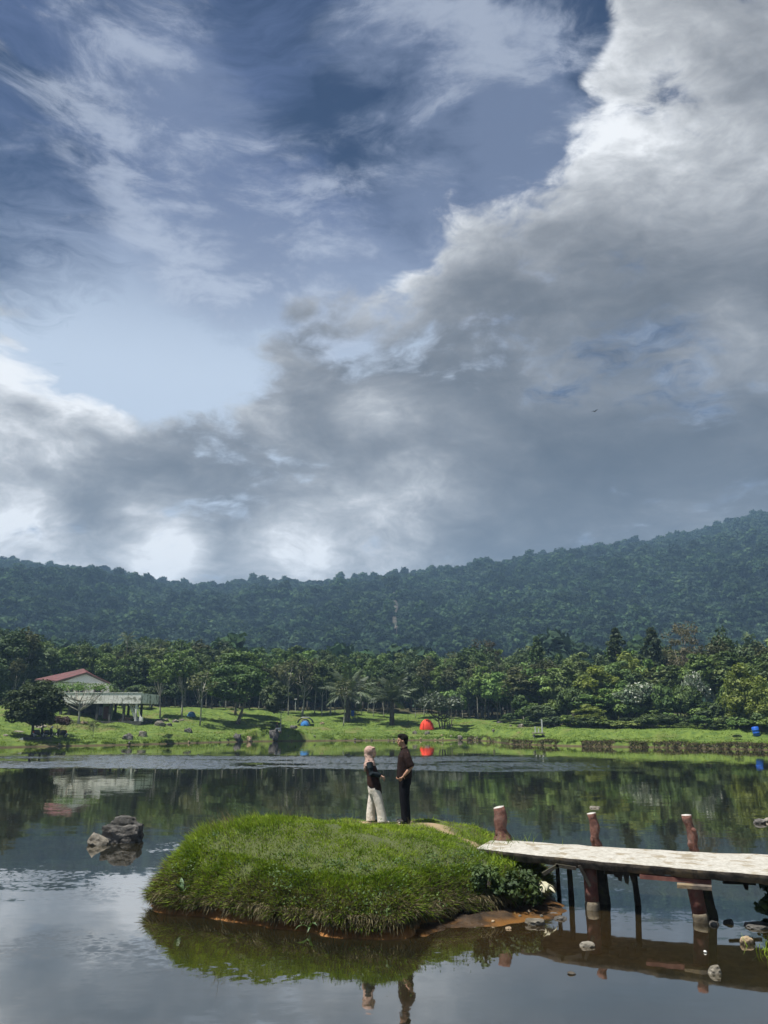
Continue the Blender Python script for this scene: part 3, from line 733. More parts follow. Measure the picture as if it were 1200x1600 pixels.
def island_grass():
    rg = np.random.default_rng(5)
    N = 190000
    x = rg.uniform(-4.1, 3.1, N); y = rg.uniform(11.6, 19.0, N)
    # steep flanks carry as much grass per metre of slope as the top
    t = rg.uniform(-math.pi, 0.3, 90000); u = 1 - rg.random(90000) ** 1.5 * 0.22
    r = isl_R(t) * u; x = np.concatenate([x, IC[0] + np.cos(t) * r]); y = np.concatenate([y, IC[1] + np.sin(t) * r])
    z, d = isl_z(x, y); pd = path_d(x, y)
    bare = vnoise(x, y, 1.5, 41) + 0.6 * vnoise(x, y, 4.0, 42)
    deckcut = (x > 1.62) & (y > 13.3) & (y < 15.2) & (y < 15.0 - 0.1 * (x - 1.6))
    keep = (d > 0.0) & (pd > 0.27 * (0.5 + rg.random(len(x)))) & (bare > -0.50 + 0.25 * rg.random(len(x))) & ~(deckcut & (z > 0.55)) & (y < 18.6)
    x, y, z, d = x[keep], y[keep], z[keep], d[keep]; n = len(x)
    nrm = island_normal(x, y); th = np.arctan2(y - IC[1], x - IC[0])
    out = np.stack([np.cos(th), np.sin(th), np.zeros(n)], 1)
    edge = np.exp(-d / 0.22)[:, None]
    dirn = unit(nrm * 0.55 + np.array([0, 0, 0.75]) + rg.normal(size=(n, 3)) * 0.30 + out * edge * 0.9 - np.array([0, 0, 1.0]) * edge * 0.75)
    bend = unit(out * 0.5 + rg.normal(size=(n, 3)) * 0.6 - np.array([0, 0, 0.55]))
    tall = np.clip(1 - np.hypot(x + 3.0, y - 15.0) / 1.5, 0, 1)
    back = sstep(15.3, 16.4, y)
    L = (0.058 - 0.018 * back * (1 - 0.6 * (x > 1.4)) + 0.11 * tall + 0.06 * edge[:, 0] + 0.05 * np.clip(vnoise(x, y, 1.1, 43), 0, 1) + 0.03 * (x > 1.8)) * rg.uniform(0.55, 1.35, n) * (1 + 0.9 * vnoise(x, y, 7.0, 50))
    patch = 0.5 + 0.7 * vnoise(x, y, 0.9, 44) + 0.7 * vnoise(x, y, 3.3, 45) + 0.9 * vnoise(x, y, 9.0, 49)
    tint = np.clip(0.45 + 0.62 * (patch - 0.5) + rg.normal(size=n) * 0.17 + 0.12 * back, 0, 1)
    low = np.clip(1.25 - d / 0.55 + 0.7 * vnoise(x, y, 2.3, 46), 0, 1) * np.clip((0.78 - z) / 0.3, 0, 1)
    dead = rg.random(n) < 0.07 + 0.62 * low + 0.22 * back * (rg.random(n) < 0.5)
    base = np.stack([x, y, z - 0.015], 1)
    for nm, msk, mat in (('island_grass', ~dead, M['grass']), ('dry_grass', dead, M['dead_grass'])):
        V, F, T = blades(base[msk], dirn[msk], L[msk], 0.0042 + 0.003 * rg.random(msk.sum()), bend[msk], tint[msk], rg)
        tag(link(nm, np_mesh(nm, V, F, mat, T)), kind='stuff')
    # a fringe of dead blades hanging over the water
    m = 9000; t = rg.uniform(-math.pi * 1.02, 0.1, m); clump = vnoise(np.cos(t) * 14, np.sin(t) * 14, 1.0, 48)
    k = clump + 0.3 * rg.random(m) > -0.12; t = t[k]; m = len(t); r = isl_R(t) - 0.03 * rg.random(m)
    base = np.stack([IC[0] + np.cos(t) * r, IC[1] + np.sin(t) * r, 0.16 + 0.13 * rg.random(m)], 1); out = np.stack([np.cos(t), np.sin(t), np.zeros(m)], 1)
    dirn = unit(out * 0.8 + rg.normal(size=(m, 3)) * 0.35 + np.array([0, 0, 0.05])); bend = unit(np.array([0, 0, -1.2]) + rg.normal(size=(m, 3)) * 0.3)
    V, F, T = blades(base, dirn, rg.uniform(0.07, 0.20, m), 0.006 + 0.004 * rg.random(m), bend, rg.random(m) ** 1.5, rg)
    tag(link('hanging_grass', np_mesh('hanging_grass', V, F, M['dead_grass'], T)), kind='stuff')
    # feathery seed heads on the far left shoulder and along the skyline
    m = 900; x = np.concatenate([rg.normal(-3.1, 0.35, m // 2), rg.uniform(-2.8, 2.6, m - m // 2)]); y = np.concatenate([rg.normal(15.2, 0.5, m // 2), rg.uniform(15.4, 18.3, m - m // 2)])
    z, d = isl_z(x, y); k = (d > 0.03) & (path_d(x, y) > 0.35); x, y, z = x[k], y[k], z[k]; m = len(x)
    base = np.stack([x, y, z], 1); dirn = unit(np.array([-0.2, 0, 1.0]) + rg.normal(size=(m, 3)) * 0.22); bend = unit(rg.normal(size=(m, 3)) * 0.5 + np.array([-0.5, 0, -0.2]))
    L = rg.uniform(0.16, 0.34, m) * np.where(x < -2.3, 1.0, 0.55)
    V, F, T = blades(base, dirn, L, 0.0035, bend, 0.6 + 0.4 * rg.random(m), rg)
    tag(link('seed_grass', np_mesh('seed_grass', V, F, M['dead_grass'], T)), kind='stuff')
island_grass()
def island_weeds():
    rg = np.random.default_rng(15); pts = []
    for k in range(110):
        t = rg.uniform(-2.75, -0.35); u = 1 - rg.random() ** 1.2 * 0.30; r = float(isl_R(t)) * u; pts.append((IC[0] + math.cos(t) * r, IC[1] + math.sin(t) * r))
    for k in range(22): pts.append((rg.uniform(-3.2, 2.2), rg.uniform(13.0, 16.0)))
    P, N, L, T = [], [], [], []
    for x, y in pts:
        if abs(vnoise(np.array([x]), np.array([y]), 1.1, 71)[0]) < 0.10: continue
        z, d = isl_z(np.array([x]), np.array([y]))
        if d[0] < 0.02: continue
        n = int(rg.integers(14, 40)); s = rg.uniform(0.05, 0.13); c = rg.uniform(-0.1, 0.45)
        P.append(np.array([x, y, z[0] + 0.02]) + rg.normal(size=(n, 3)) * np.array([s, s, s * 0.5]) + np.array([0, -0.02, s * 0.3])); N.append(unit(rg.normal(size=(n, 3)) * 0.5 + np.array([0, -0.3, 0.8]))); L.append(rg.uniform(0.012, 0.026, n)); T.append(np.clip(c + 0.2 * rg.normal(size=n), 0, 1))
    P, N, L, T = map(np.concatenate, (P, N, L, T)); V, F, TT = leaves(P, N, L, L * 0.55, T, rg)
    tag(link('island_weeds', np_mesh('island_weeds', V, F, M['leaf_mid'], TT)), kind='stuff')
island_weeds()

# ------------------------------------------------------------------ broad-leaved plants on the island
def blade_leaf(L, W, arch, n=6, fold=0.25):
    """one long leaf from the origin along +x, with a midrib fold, rising then arching over"""
    vs, fs = [], []
    for i in range(n + 1):
        t = i / n; w = W * math.sin(math.pi * min(1, 0.06 + 0.94 * t)) ** 0.8 * (1 - 0.25 * t)
        a = arch[0] + (arch[1] - arch[0]) * t
        if i == 0: px_, pz = 0.0, 0.0
        else: px_ += L / n * math.cos(a); pz += L / n * math.sin(a)
        vs += [(px_, -w, pz + fold * w), (px_, 0, pz), (px_, w, pz + fold * w)]
    for i in range(n):
        for k in range(2): fs.append((i * 3 + k, i * 3 + 3 + k, i * 3 + 4 + k, i * 3 + 1 + k))
    return vs, fs
def leafy(name, label, cat, loc, n, L, W, arch, mat, seed, spread=(0, 6.28), stem=0.0, group=None, thick=0.0):
    rd = random.Random(seed); t = thing(name, label, cat, loc, 0, group)
    ms = []
    for q in range(3):
        vs, fs = blade_leaf(L * rd.uniform(0.8, 1.2), W * rd.uniform(0.85, 1.15), (arch[0] + rd.uniform(-0.15, 0.15), arch[1] + rd.uniform(-0.25, 0.25)))
        me = np_mesh('leaf', vs, fs, mat, [rd.uniform(0.2, 1.0)] * len(vs), smooth=True); ms.append(me)
    if stem: MB().tube([(0, 0, -0.1), (0.01, 0, stem)], [0.014, 0.008], 6).build('stem', M['leaf_broad'], t, True)
    for k in range(n):
        o = link('leaf', ms[k % 3], t, (0, 0, stem * rd.uniform(0.35, 1.0) if stem else 0.0))
        o.rotation_euler = (rd.uniform(-0.25, 0.25), rd.uniform(-0.2, 0.2), spread[0] + (spread[1] - spread[0]) * (k + rd.uniform(-0.2, 0.2)) / max(n - 1, 1))
        s = rd.uniform(0.7, 1.1); o.scale = (s, s, s)
    return t

def isl_hit(px, py):
    r = ray(px, py); Y = np.arange(11.2, 18.5, 0.01); z = CAM_H + r[2] * Y; g, d = isl_z(r[0] * Y, Y)
    h = np.nonzero(g > z)[0]; Yh = float(Y[h[0]]) if len(h) else 13.0
    return Vector((r[0] * Yh, Yh - 0.04, CAM_H + r[2] * Yh))

# ------------------------------------------------------------------ concrete footbridge
DECK_Z = 0.78
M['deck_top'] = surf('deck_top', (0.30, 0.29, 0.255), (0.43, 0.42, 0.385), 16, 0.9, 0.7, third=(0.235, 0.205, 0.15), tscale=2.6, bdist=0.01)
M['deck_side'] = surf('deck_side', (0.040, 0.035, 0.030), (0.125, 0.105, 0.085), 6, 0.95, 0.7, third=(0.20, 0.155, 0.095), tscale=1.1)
M['post'] = surf('painted_log', (0.075, 0.034, 0.026), (0.20, 0.095, 0.072), 9, 0.85, 0.9, third=(0.14, 0.085, 0.07), tscale=9.0, bdist=0.03)
M['post_cap'] = surf('worn_cap', (0.34, 0.33, 0.30), (0.60, 0.58, 0.54), 16, 0.9, 0.5)
M['pillar_red'] = surf('pillar_red', (0.095, 0.036, 0.030), (0.18, 0.080, 0.062), 5, 0.8, 0.4, third=(0.12, 0.08, 0.065), tscale=5.0)
M['pillar_pale'] = surf('pillar_pale', (0.08, 0.066, 0.045), (0.18, 0.155, 0.115), 8, 0.9, 0.5)
M['pillar_dark'] = surf('pillar_dark', (0.022, 0.020, 0.017), (0.060, 0.052, 0.042), 5, 0.9, 0.5, third=(0.05, 0.05, 0.025), tscale=2.5)

def build_bridge():
    root = thing('footbridge', 'low white topped concrete footbridge on red and dark pillars reaching the grassy island', 'bridge', (3.2, 13.6, 0))
    O = Vector(root.location)
    fr = [onz(px, py, DECK_Z) for px, py in [(745, 1325), (800, 1331), (860, 1337.5), (925, 1343.5), (1010, 1351), (1095, 1358), (1200, 1366.5), (1330, 1376), (1480, 1388)]]
    bk = [onz(px, py, DECK_Z) for px, py in [(770, 1311.5), (815, 1313), (870, 1317), (932, 1321), (1012, 1326), (1095, 1330.5), (1200, 1334), (1310, 1338), (1420, 1343)]]
    def path(P, n):
        d = [0]
        for a, b in zip(P[:-1], P[1:]): d.append(d[-1] + (b - a).length)
        t = np.linspace(0, d[-1], n); return np.stack([np.interp(t, d, [p[k] for p in P]) for k in range(3)], 1)
    n = 90; F_, B_ = path(fr, n), path(bk, n); W = 7; th = 0.130
    mb = MB(); top = []
    for i in range(n):
        for j in range(W):
            p = F_[i] + (B_[i] - F_[i]) * j / (W - 1)
            e = 0.018 * mnoise.noise(Vector((p[0] * 6, p[1] * 6, 1)))
            yoff = (e * 1.3 - (0.03 if mnoise.noise(Vector((p[0] * 9, 7, 1))) > 0.42 else 0) * -1) if j == 0 else 0
            top.append((p[0], p[1] + yoff, DECK_Z + 0.010 * mnoise.noise(Vector((p[0] * 3, p[1] * 3, 0))) - (0.012 if j in (0, W - 1) else 0)))
    fs = [(i * W + j, (i + 1) * W + j, (i + 1) * W + j + 1, i * W + j + 1) for i in range(n - 1) for j in range(W - 1)]
    mb.add([Vector(q) - O for q in top], fs, 0)
    sid = []
    for i in range(n):
        a, b = Vector(top[i * W]), Vector(top[i * W + W - 1]); t_ = th * (1 + 0.22 * mnoise.noise(Vector((a.x * 4, 3, 2))))
        a2 = a + Vector((0, 0.015, -0.03)); a3 = a + Vector((0, 0.03, -t_)); b3 = b + Vector((0, -0.03, -th))
        sid += [a - O, a2 + Vector((0, -0.012, 0)) - O, a3 - O, b3 - O, b - O]
    fs = [(i * 5 + k, i * 5 + k + 1, (i + 1) * 5 + k + 1, (i + 1) * 5 + k) for i in range(n - 1) for k in range(4)]
    fs += [(0, 4, 3, 2, 1), tuple((n - 1) * 5 + k for k in range(5))]
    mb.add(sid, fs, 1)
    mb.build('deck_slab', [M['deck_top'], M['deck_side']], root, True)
    # log-shaped posts along the far edge
    def post(px, py, h, r, lean, flare, seed, knob=False):
        b = onz(px, py, DECK_Z); mb = MB(); rd = random.Random(seed)
        pts, rr = [], []
        for k in range(9):
            t = k / 8; pts.append(b - O + Vector((lean * t + 0.012 * math.sin(t * 9 + seed), 0.10 + 0.01 * math.cos(t * 7), -0.04 + (h + 0.04) * t)))
            rr.append(r * (1 + flare * max(0, 1 - t * 3.2) ** 1.5 + 0.10 * math.sin(t * 11 + seed) + 0.06 * rd.uniform(-1, 1)))
        mb.tube(pts, rr, 14, 0, capmi=1, jit=0.10)
        if knob:
            mb.ball(pts[5] + Vector((0.02, -r * 0.9, 0)), (0.05, 0.045, 0.04), 2, 0, jit=0.2)
        mb.ball(pts[2] + Vector((-r * 0.75, -r * 0.4, 0)), (0.04, 0.04, 0.07), 2, 0, jit=0.2, seed=seed)
        mb.build('post', [M['post'], M['post_cap']], root, True)
    post(786, 1313, 0.57, 0.115, -0.035, 0.65, 1)
    post(935, 1322, 0.535, 0.078, -0.05, 0.12, 2)
    post(1090, 1331, 0.575, 0.078, -0.085, 0.10, 3, True)
    post(1262, 1340, 0.61, 0.092, -0.05, 0.10, 4)
    # pillars standing in the water
    def pillar(px, py, r, mat, topx=0.0, pale=False, name='pillar', z1=DECK_Z - 0.16, n=12):
        b = onz(px, py, 0.0) - O; mb = MB()
        pts = [b + Vector((-topx * 0.7, 0, -0.6))] + [b + Vector((topx * t, 0, z1 * t)) for t in (0, 0.12, 0.2, 0.45, 0.75, 1.0)]
        rr = [r * 1.06, r * 1.06, r * 1.08, r * 1.0, r * 0.98, r * 1.0, r * 0.97]
        if pale:
            mb.tube(pts[:4], rr[:4], n, 1, jit=0.03); mb.tube(pts[3:], rr[3:], n, 0, jit=0.03)
            mb.build(name, [M[mat], M['pillar_pale']], root, True)
        else:
            mb.tube(pts, rr, n, 0, jit=0.04); mb.build(name, M[mat], root, True)
    pillar(926, 1421, 0.112, 'pillar_red', -0.005, True)
    pillar(944, 1411, 0.105, 'pillar_dark', -0.03)
    pillar(1096, 1440, 0.112, 'pillar_red', -0.075, True)
    pillar(1108, 1432, 0.125, 'pillar_dark', -0.085)
    pillar(1300, 1440, 0.11, 'pillar_red', -0.03, True)
    for px, py, r, tx in [(874, 1402, 0.036, -0.01), (893, 1405, 0.047, -0.01), (997, 1414, 0.050, -0.035), (1018, 1392, 0.04, 0.0)][:3]:
        pillar(px, py, r, 'pillar_dark', tx, name='timber_pile', n=8)
    # cross beams and broken formwork under the slab
    zb = DECK_Z - 0.185
    a = onz(1005, 1372, zb) - O; b = onz(1118, 1381, zb) - O
    MB().bar(a + Vector((0, 0.15, 0)), b + Vector((0, 0.15, 0)), 0.12, 0.06).build('cross_beam', M['pillar_red'], root)
    a = onz(1058, 1381, zb - 0.02) - O; b = onz(1112, 1385, zb - 0.02) - O
    MB().bar(a + Vector((0, 0.0, -0.02)), b + Vector((0, 0.0, -0.02)), 0.16, 0.05).build('pillar_cap', M['deck_side'], root)
    for (px0, py0, px1, py1, w) in [(848, 1366, 872, 1352, 0.05), (868, 1352, 900, 1357, 0.05), (944, 1362, 1000, 1366, 0.06), (905, 1352, 922, 1385, 0.05), (1130, 1378, 1180, 1380, 0.05)]:
        a = at(px0, py0, 13.5) - O; b = at(px1, py1, 13.5) - O
        MB().bar(a, b, w, w).build('broken_batten', M['pillar_dark'], root)
    for i, (px, py, ln) in enumerate([(968, 1366, 0.11), (978, 1366, 0.16), (988, 1367, 0.12), (962, 1364, 0.07), (1165, 1381, 0.10)]):
        p = at(px, py, 13.35) - O
        MB().add([p + Vector((-0.05, 0, 0.03)), p + Vector((0.06, 0.01, 0.03)), p + Vector((0.03, 0.005, -ln)), p + Vector((-0.02, 0, -ln * 0.8)),
                  p + Vector((-0.05, 0.012, 0.03)), p + Vector((0.06, 0.022, 0.03)), p + Vector((0.03, 0.017, -ln)), p + Vector((-0.02, 0.012, -ln * 0.8))],
                 [(0, 1, 2, 3), (7, 6, 5, 4), (0, 4, 5, 1), (1, 5, 6, 2), (2, 6, 7, 3), (3, 7, 4, 0)]).build('hanging_splinter', M['pillar_dark'], root)
build_bridge()

# ------------------------------------------------------------------ stones
_rock_seed = [100]
def rock(label, loc, size, mat='rock', name='rock', group=None, box=0.3, rz=0.0, jit=0.32, sub=3, tilt=0.0):
    _rock_seed[0] += 1; sd_ = _rock_seed[0]
    t = MB().ball((0, 0, 0), (size[0] / 2, size[1] / 2, size[2]), sub, 0, Matrix.Rotation(tilt, 4, 'Y'), jit, 1.3, sd_ * 1.37, box)
    o = t.build(name, M[mat], None, False, loc); o.rotation_euler = (0, 0, rz)
    return tag(o, label, 'rock', group)

def px_m(px, Y, py=1150):  # metres spanned by px pixels at distance Y
    return px / FPX * Y / 1.04

def build_lake_boulder():
    p = onz(183, 1319); root = thing('boulder', 'grey blocky boulder standing alone in the open lake left of the island', 'rock', (p.x, p.y + 0.45, 0))
    mb = MB(); mb.ball((0, 0, 0.10), (0.53, 0.40, 0.36), 4, 0, None, 0.20, 1.6, 3.1, 0.80)
    mb.build('block', M['rock'], root)
    mb = MB(); mb.ball((-0.03, 0.10, 0.38), (0.33, 0.28, 0.22), 3, 0, None, 0.30, 1.8, 8.2, 0.2); mb.build('crest', M['rock'], root)
    q = onz(150, 1321)
    mb = MB(); mb.ball((0, 0, 0), (0.27, 0.22, 0.19), 3, 0, Matrix.Rotation(0.5, 4, 'Y'), 0.25, 1.4, 4.4, 0.3)
    o = mb.build('rock', M['pale_rock'], None, False, (q.x, q.y + 0.15, 0.02)); tag(o, 'small tan rock leaning against the left of the grey lake boulder', 'rock')
build_lake_boulder()
def lake_rock(label, px, py, w, h, mat='pale_rock', **kw):
    p = onz(px, py); s = px_m(w, p.y * 0.92); hh = px_m(h, p.y * 0.70)
    return rock(label, (p.x, p.y + s * 0.3, 0.0), (s, s * 0.8, hh), mat, **kw)
lake_rock('pale oblong rock on the mud at the island end of the footbridge', 838, 1446, 34, 11, 'pale_rock', rz=-0.2)
lake_rock('small whitish stone in the shallows in front of the twin bridge pillars', 920, 1480, 24, 8, 'pale_rock')
lake_rock('tilted grey stone poking from the water below the right bridge pillar', 1119, 1522, 20, 17, 'pale_rock', box=0.1, tilt=0.7)
lake_rock('rounded tan rock in the water by the right shore', 1170, 1476, 24, 13, 'tan_rock', rz=0.4)
lake_rock('dark little stone beside the foot of the right bridge pillar', 1118, 1446, 15, 8, 'rock')
lake_rock('thin pale edged stone right of the right bridge pillar', 1141, 1444, 16, 8, 'rock', tilt=-0.4)
lake_rock('flat grey slab of rock at the water edge under the right bank plants', 1192, 1452, 46, 8, 'rock', box=0.6)
lake_rock('low white stone in the open water behind the middle bridge post', 931, 1263, 20, 4, 'pale_rock')
lake_rock('dark lump of rock at the right edge of the water behind the bridge', 1190, 1287, 22, 9, 'rock')
lake_rock('white topped stone beside the dark lump of rock at the right edge', 1203, 1284, 16, 8, 'pale_rock')
lake_rock('small grey stone on the mud between the pale oblong rock and the grass', 866, 1430, 13, 5, 'rock')
lake_rock('little wet stone in the water just off the mud, left of the pale oblong rock', 795, 1452, 11, 4, 'tan_rock')
lake_rock('dark flat stone in the shallows between the timber piles', 878, 1437, 22, 6, 'rock')
lake_rock('pale block of stone under the deck behind the timber piles', 862, 1388, 30, 12, 'pale_rock')
for i, (px, py, w) in enumerate([(742, 1437, 5), (770, 1432, 6), (812, 1424, 5), (826, 1418, 7), (846, 1424, 6), (704, 1449, 6), (760, 1443, 4), (835, 1412, 5), (815, 1436, 4), (783, 1441, 4)]):
    p = onz(px, py, 0.10); s = px_m(w, p.y)
    rock('pebble lying on the orange mud below the island grass', (p.x, p.y, land_z1(p.x, p.y) + 0.01), (s, s * 0.8, s * 0.35), ['pale_rock', 'tan_rock'][i % 2], 'pebble', 'pebbles on the island mud', sub=2)
p = onz(1159, 1489, 0.0)
# white scraps floating
p = onz(1102, 1488.5); tag(MB().ball((0, 0, 0.012), (0.022, 0.02, 0.016), 2, jit=0.2).build('floating_cup', M['white'], None, True, p), 'tiny white scrap floating in the reflection of the right pillar', 'litter')
p = onz(893, 1522); tag(MB().ball((0, 0, 0.01), (0.05, 0.04, 0.018), 2, jit=0.4).build('floating_leaf', M['dark_bark'], None, True, p), 'small dark leaf floating on the near water', 'leaf')

# plants at the bridge foot and on the right bank
def soft_plant(name, label, loc, n, L, W, arch, mat, seed, **kw): return leafy(name, label, 'plant', loc, n, L, W, arch, M[mat], seed, **kw)
q = isl_hit(287, 1388); leafy('leafy_plant', 'young plant with two broad pale leaves on the left flank of the island', 'plant', q - Vector((0, 0.02, 0.04)), 4, 0.24, 0.036, (1.25, 0.6), M['leaf_broad'], 4, (0.6, 4.2))
q = isl_hit(485, 1448); leafy('leafy_plant', 'bright arching leaves of a plant at the front waterline of the island', 'plant', q - Vector((0, 0.04, 0.02)), 5, 0.25, 0.026, (1.3, -0.7), M['leaf_broad'], 5, (3.3, 6.1))
q = isl_hit(790, 1432); leafy('leafy_plant', 'low fern like tuft at the edge of the mud on the island', 'plant', q, 9, 0.24, 0.016, (1.1, -0.4), M['leaf_broad'], 6)
q = Vector((2.58, 13.75, 0.22)); leafy('pale_lily', 'drooping pale cream leaves under the island end of the bridge', 'plant', q, 11, 0.30, 0.05, (0.7, -1.1), surf('cream_leaf', (0.30, 0.30, 0.20), (0.52, 0.50, 0.38), 9, 0.7, 0.1), 8, (3.3, 6.1), 0.18)

def shrub_at(loc, rad, clumps, per, leaf, mat, seed, label, name='shrub', stem=True):
    root = thing(name, label, 'shrub', loc)
    cm, C = crown_mesh('foliage', M[mat], seed, clumps, per, leaf, (0, 0, rad[2] * 0.55), rad, 'round', 0.34)
    link('foliage', cm, root)
    if stem:
        rd = random.Random(seed); mb = MB()
        for c in C[:: max(1, len(C) // 9)]: mb.tube([(0, 0, -0.15), (c[0] * 0.45, c[1] * 0.45, c[2] * 0.6), tuple(c)], [0.012, 0.009, 0.005], 5)
        mb.build('stem', M['dark_bark'], root, True)
    return root
shrub_at((2.18, 13.50, 0.14), (0.42, 0.36, 0.30), 24, 60, 0.045, 'leaf_dark', 60, 'dark leafy shrub tucked under the island end of the footbridge')
shrub_at((1.62, 13.42, 0.24), (0.34, 0.30, 0.34), 18, 60, 0.04, 'leaf_dark', 61, 'green leafy shrub on the steep grass just left of the bridge deck')
_rb = onz(1204, 1440)
shrub_at((_rb.x + 0.42, _rb.y + 0.25, -0.02), (0.42, 0.40, 0.44), 36, 60, 0.06, 'leaf_dark', 62, 'dark bush hanging over the water under the right end of the bridge')
shrub_at((_rb.x + 0.22, _rb.y + 0.15, 0.0), (0.34, 0.34, 0.26), 20, 60, 0.06, 'leaf_light', 63, 'bright green weeds at the water edge on the right')
def tuft(label, loc, n, L, mat, seed, spread=0.12):
    rg = np.random.default_rng(seed); base = np.stack([rg.normal(0, spread, n), rg.normal(0, spread, n), np.full(n, -0.02)], 1)
    dirn = unit(rg.normal(size=(n, 3)) * 0.4 + np.array([0, 0, 1.0])); bend = unit(rg.normal(size=(n, 3)) + np.array([0, 0, -0.4]))
    V, F, T = blades(base, dirn, L * rg.uniform(0.5, 1.2, n), 0.006, bend, rg.random(n), rg)
    return tag(link('grass_tuft', np_mesh('grass_tuft', V, F, M[mat], T), None, loc), kind='stuff')
p = onz(1190, 1489); tuft('tuft of sunlit grass in the water beside the tan rock on the right', (p.x + 0.15, p.y, 0), 60, 0.2, 'grass', 70)
tuft('tuft of long grass around the foot of the thick bridge post', (2.32, 15.25, 0.62), 500, 0.26, 'bank_grass', 71, 0.26)
tuft('', (1.66, 14.45, 0.66), 700, 0.17, 'bank_grass', 73, 0.16); tuft('', (1.85, 14.2, 0.60), 600, 0.16, 'grass', 74, 0.16)
tuft('tall grass left of the foot of the thick bridge post', (1.62, 15.35, 0.68), 500, 0.24, 'bank_grass', 72, 0.22)

# ------------------------------------------------------------------ people
M['skin'] = surf('skin', (0.30, 0.165, 0.105), (0.38, 0.215, 0.145), 30, 0.55, 0.05, spec=0.4)
M['skin_pale'] = surf('skin_pale', (0.46, 0.29, 0.21), (0.54, 0.35, 0.26), 30, 0.55, 0.05, spec=0.4)
M['hair'] = surf('hair', (0.003, 0.003, 0.003), (0.010, 0.009, 0.008), 60, 0.8, 0.6, spec=0.15)
M['shirt'] = surf('brown_shirt', (0.013, 0.008, 0.0075), (0.026, 0.016, 0.015), 14, 0.95, 0.5, third=(0.018, 0.011, 0.010), spec=0.1)
M['trousers_black'] = surf('black_trousers', (0.004, 0.004, 0.006), (0.010, 0.010, 0.014), 14, 0.95, 0.5, spec=0.1)
M['shoe'] = surf('black_shoe', (0.01, 0.01, 0.01), (0.025, 0.023, 0.02), 20, 0.6, 0.2)
M['shoe_pale'] = surf('pale_shoe', (0.45, 0.40, 0.33), (0.6, 0.56, 0.5), 20, 0.7, 0.2)
M['hijab'] = surf('hijab', (0.36, 0.245, 0.20), (0.47, 0.335, 0.285), 9, 0.9, 0.6, third=(0.25, 0.165, 0.135), tscale=7.0, spec=0.1, bdist=0.04)  # third tone paints shade of the folds into the cloth
M['tunic'] = surf('tunic', (0.020, 0.011, 0.010), (0.038, 0.021, 0.018), 12, 0.95, 0.5, spec=0.1)
M['sleeve'] = surf('sleeve', (0.009, 0.014, 0.018), (0.018, 0.026, 0.032), 12, 0.95, 0.4, spec=0.1)
M['trousers_cream'] = surf('cream_trousers', (0.60, 0.54, 0.47), (0.72, 0.66, 0.59), 7, 0.95, 0.7, spec=0.1, bdist=0.03)
M['eye'] = surf('eye', (0.01, 0.008, 0.007), (0.02, 0.016, 0.012), 20, 0.2, 0.0, spec=0.6)

def solid(name, mb, voxel, mat, parent, smooth_it=3):
    """grow everything collected in mb into one continuous surface"""
    me = mb.mesh('tmp', mat); o = bpy.data.objects.new('tmp', me); COL.objects.link(o)
    md = o.modifiers.new('r', 'REMESH'); md.mode = 'VOXEL'; md.voxel_size = voxel
    s_ = o.modifiers.new('s', 'SMOOTH'); s_.iterations = smooth_it; s_.factor = 0.5
    dg = bpy.context.evaluated_depsgraph_get()
    res = bpy.data.meshes.new_from_object(o.evaluated_get(dg)); res.name = name
    bpy.data.objects.remove(o); bpy.data.meshes.remove(me)
    res.materials.clear(); res.materials.append(mat)
    res.polygons.foreach_set('use_smooth', [True] * len(res.polygons))
    return link(name, res, parent)

def hand(mb, wrist, d, n, s=1.0, thumb=1, curl=0.5):
    """palm with four bent fingers and a thumb; d along the hand, n out of its back"""
    d = Vector(d).normalized(); n = Vector(n); n = (n - d * n.dot(d)).normalized(); w = d.cross(n)
    W = Vector(wrist)
    mb.tube([W, W + d * 0.04 * s, W + d * 0.085 * s], [0.026 * s, 0.036 * s, 0.033 * s], 10, flat=0.55)
    for k in range(4):
        b = W + d * 0.075 * s + w * ((k - 1.5) * 0.019 * s); ln = (0.072, 0.080, 0.074, 0.058)[k] * s
        d2 = (d - n * curl * 0.6).normalized(); d3 = (d - n * curl * 1.8).normalized()
        mb.tube([b, b + d2 * ln * 0.5, b + d2 * ln * 0.5 + d3 * ln * 0.5], [0.0095 * s, 0.0088 * s, 0.0072 * s], 6)
    b = W + d * 0.022 * s + w * thumb * 0.026 * s
    mb.tube([b, b + (d * 0.5 + w * thumb * 0.8 - n * 0.2).normalized() * 0.035 * s, b + (d * 0.5 + w * thumb * 0.8 - n * 0.2).normalized() * 0.035 * s + (d - n * 0.4).normalized() * 0.028 * s], [0.012 * s, 0.0105 * s, 0.008 * s], 6)

def head(mb, c, s=1.0):
    c = Vector(c); B = lambda p, r, sub=2: mb.ball(c + Vector(p) * s, tuple(q * s for q in r), sub)
    B((0, 0, 0.03), (0.096, 0.076, 0.098), 3); B((0.028, 0, -0.045), (0.066, 0.058, 0.068)); B((0.060, 0, -0.085), (0.028, 0.030, 0.022))
    B((0.085, 0, 0.035), (0.018, 0.050, 0.012)); B((0.098, 0, -0.010), (0.020, 0.013, 0.022)); B((0.088, 0, -0.047), (0.013, 0.024, 0.008)); B((0.084, 0, -0.060), (0.012, 0.020, 0.008))
    for q in (-1, 1): B((-0.002, q * 0.077, -0.005), (0.020, 0.010, 0.030)); B((0.060, q * 0.042, -0.02), (0.025, 0.020, 0.025))

def eyes(c, s, parent):
    for q in (-1, 1):
        MB().ball(Vector(c) + Vector((0.084, q * 0.031, 0.012)) * s, (0.009 * s, 0.014 * s, 0.008 * s), 2).build('eye', M['eye'], parent, True)

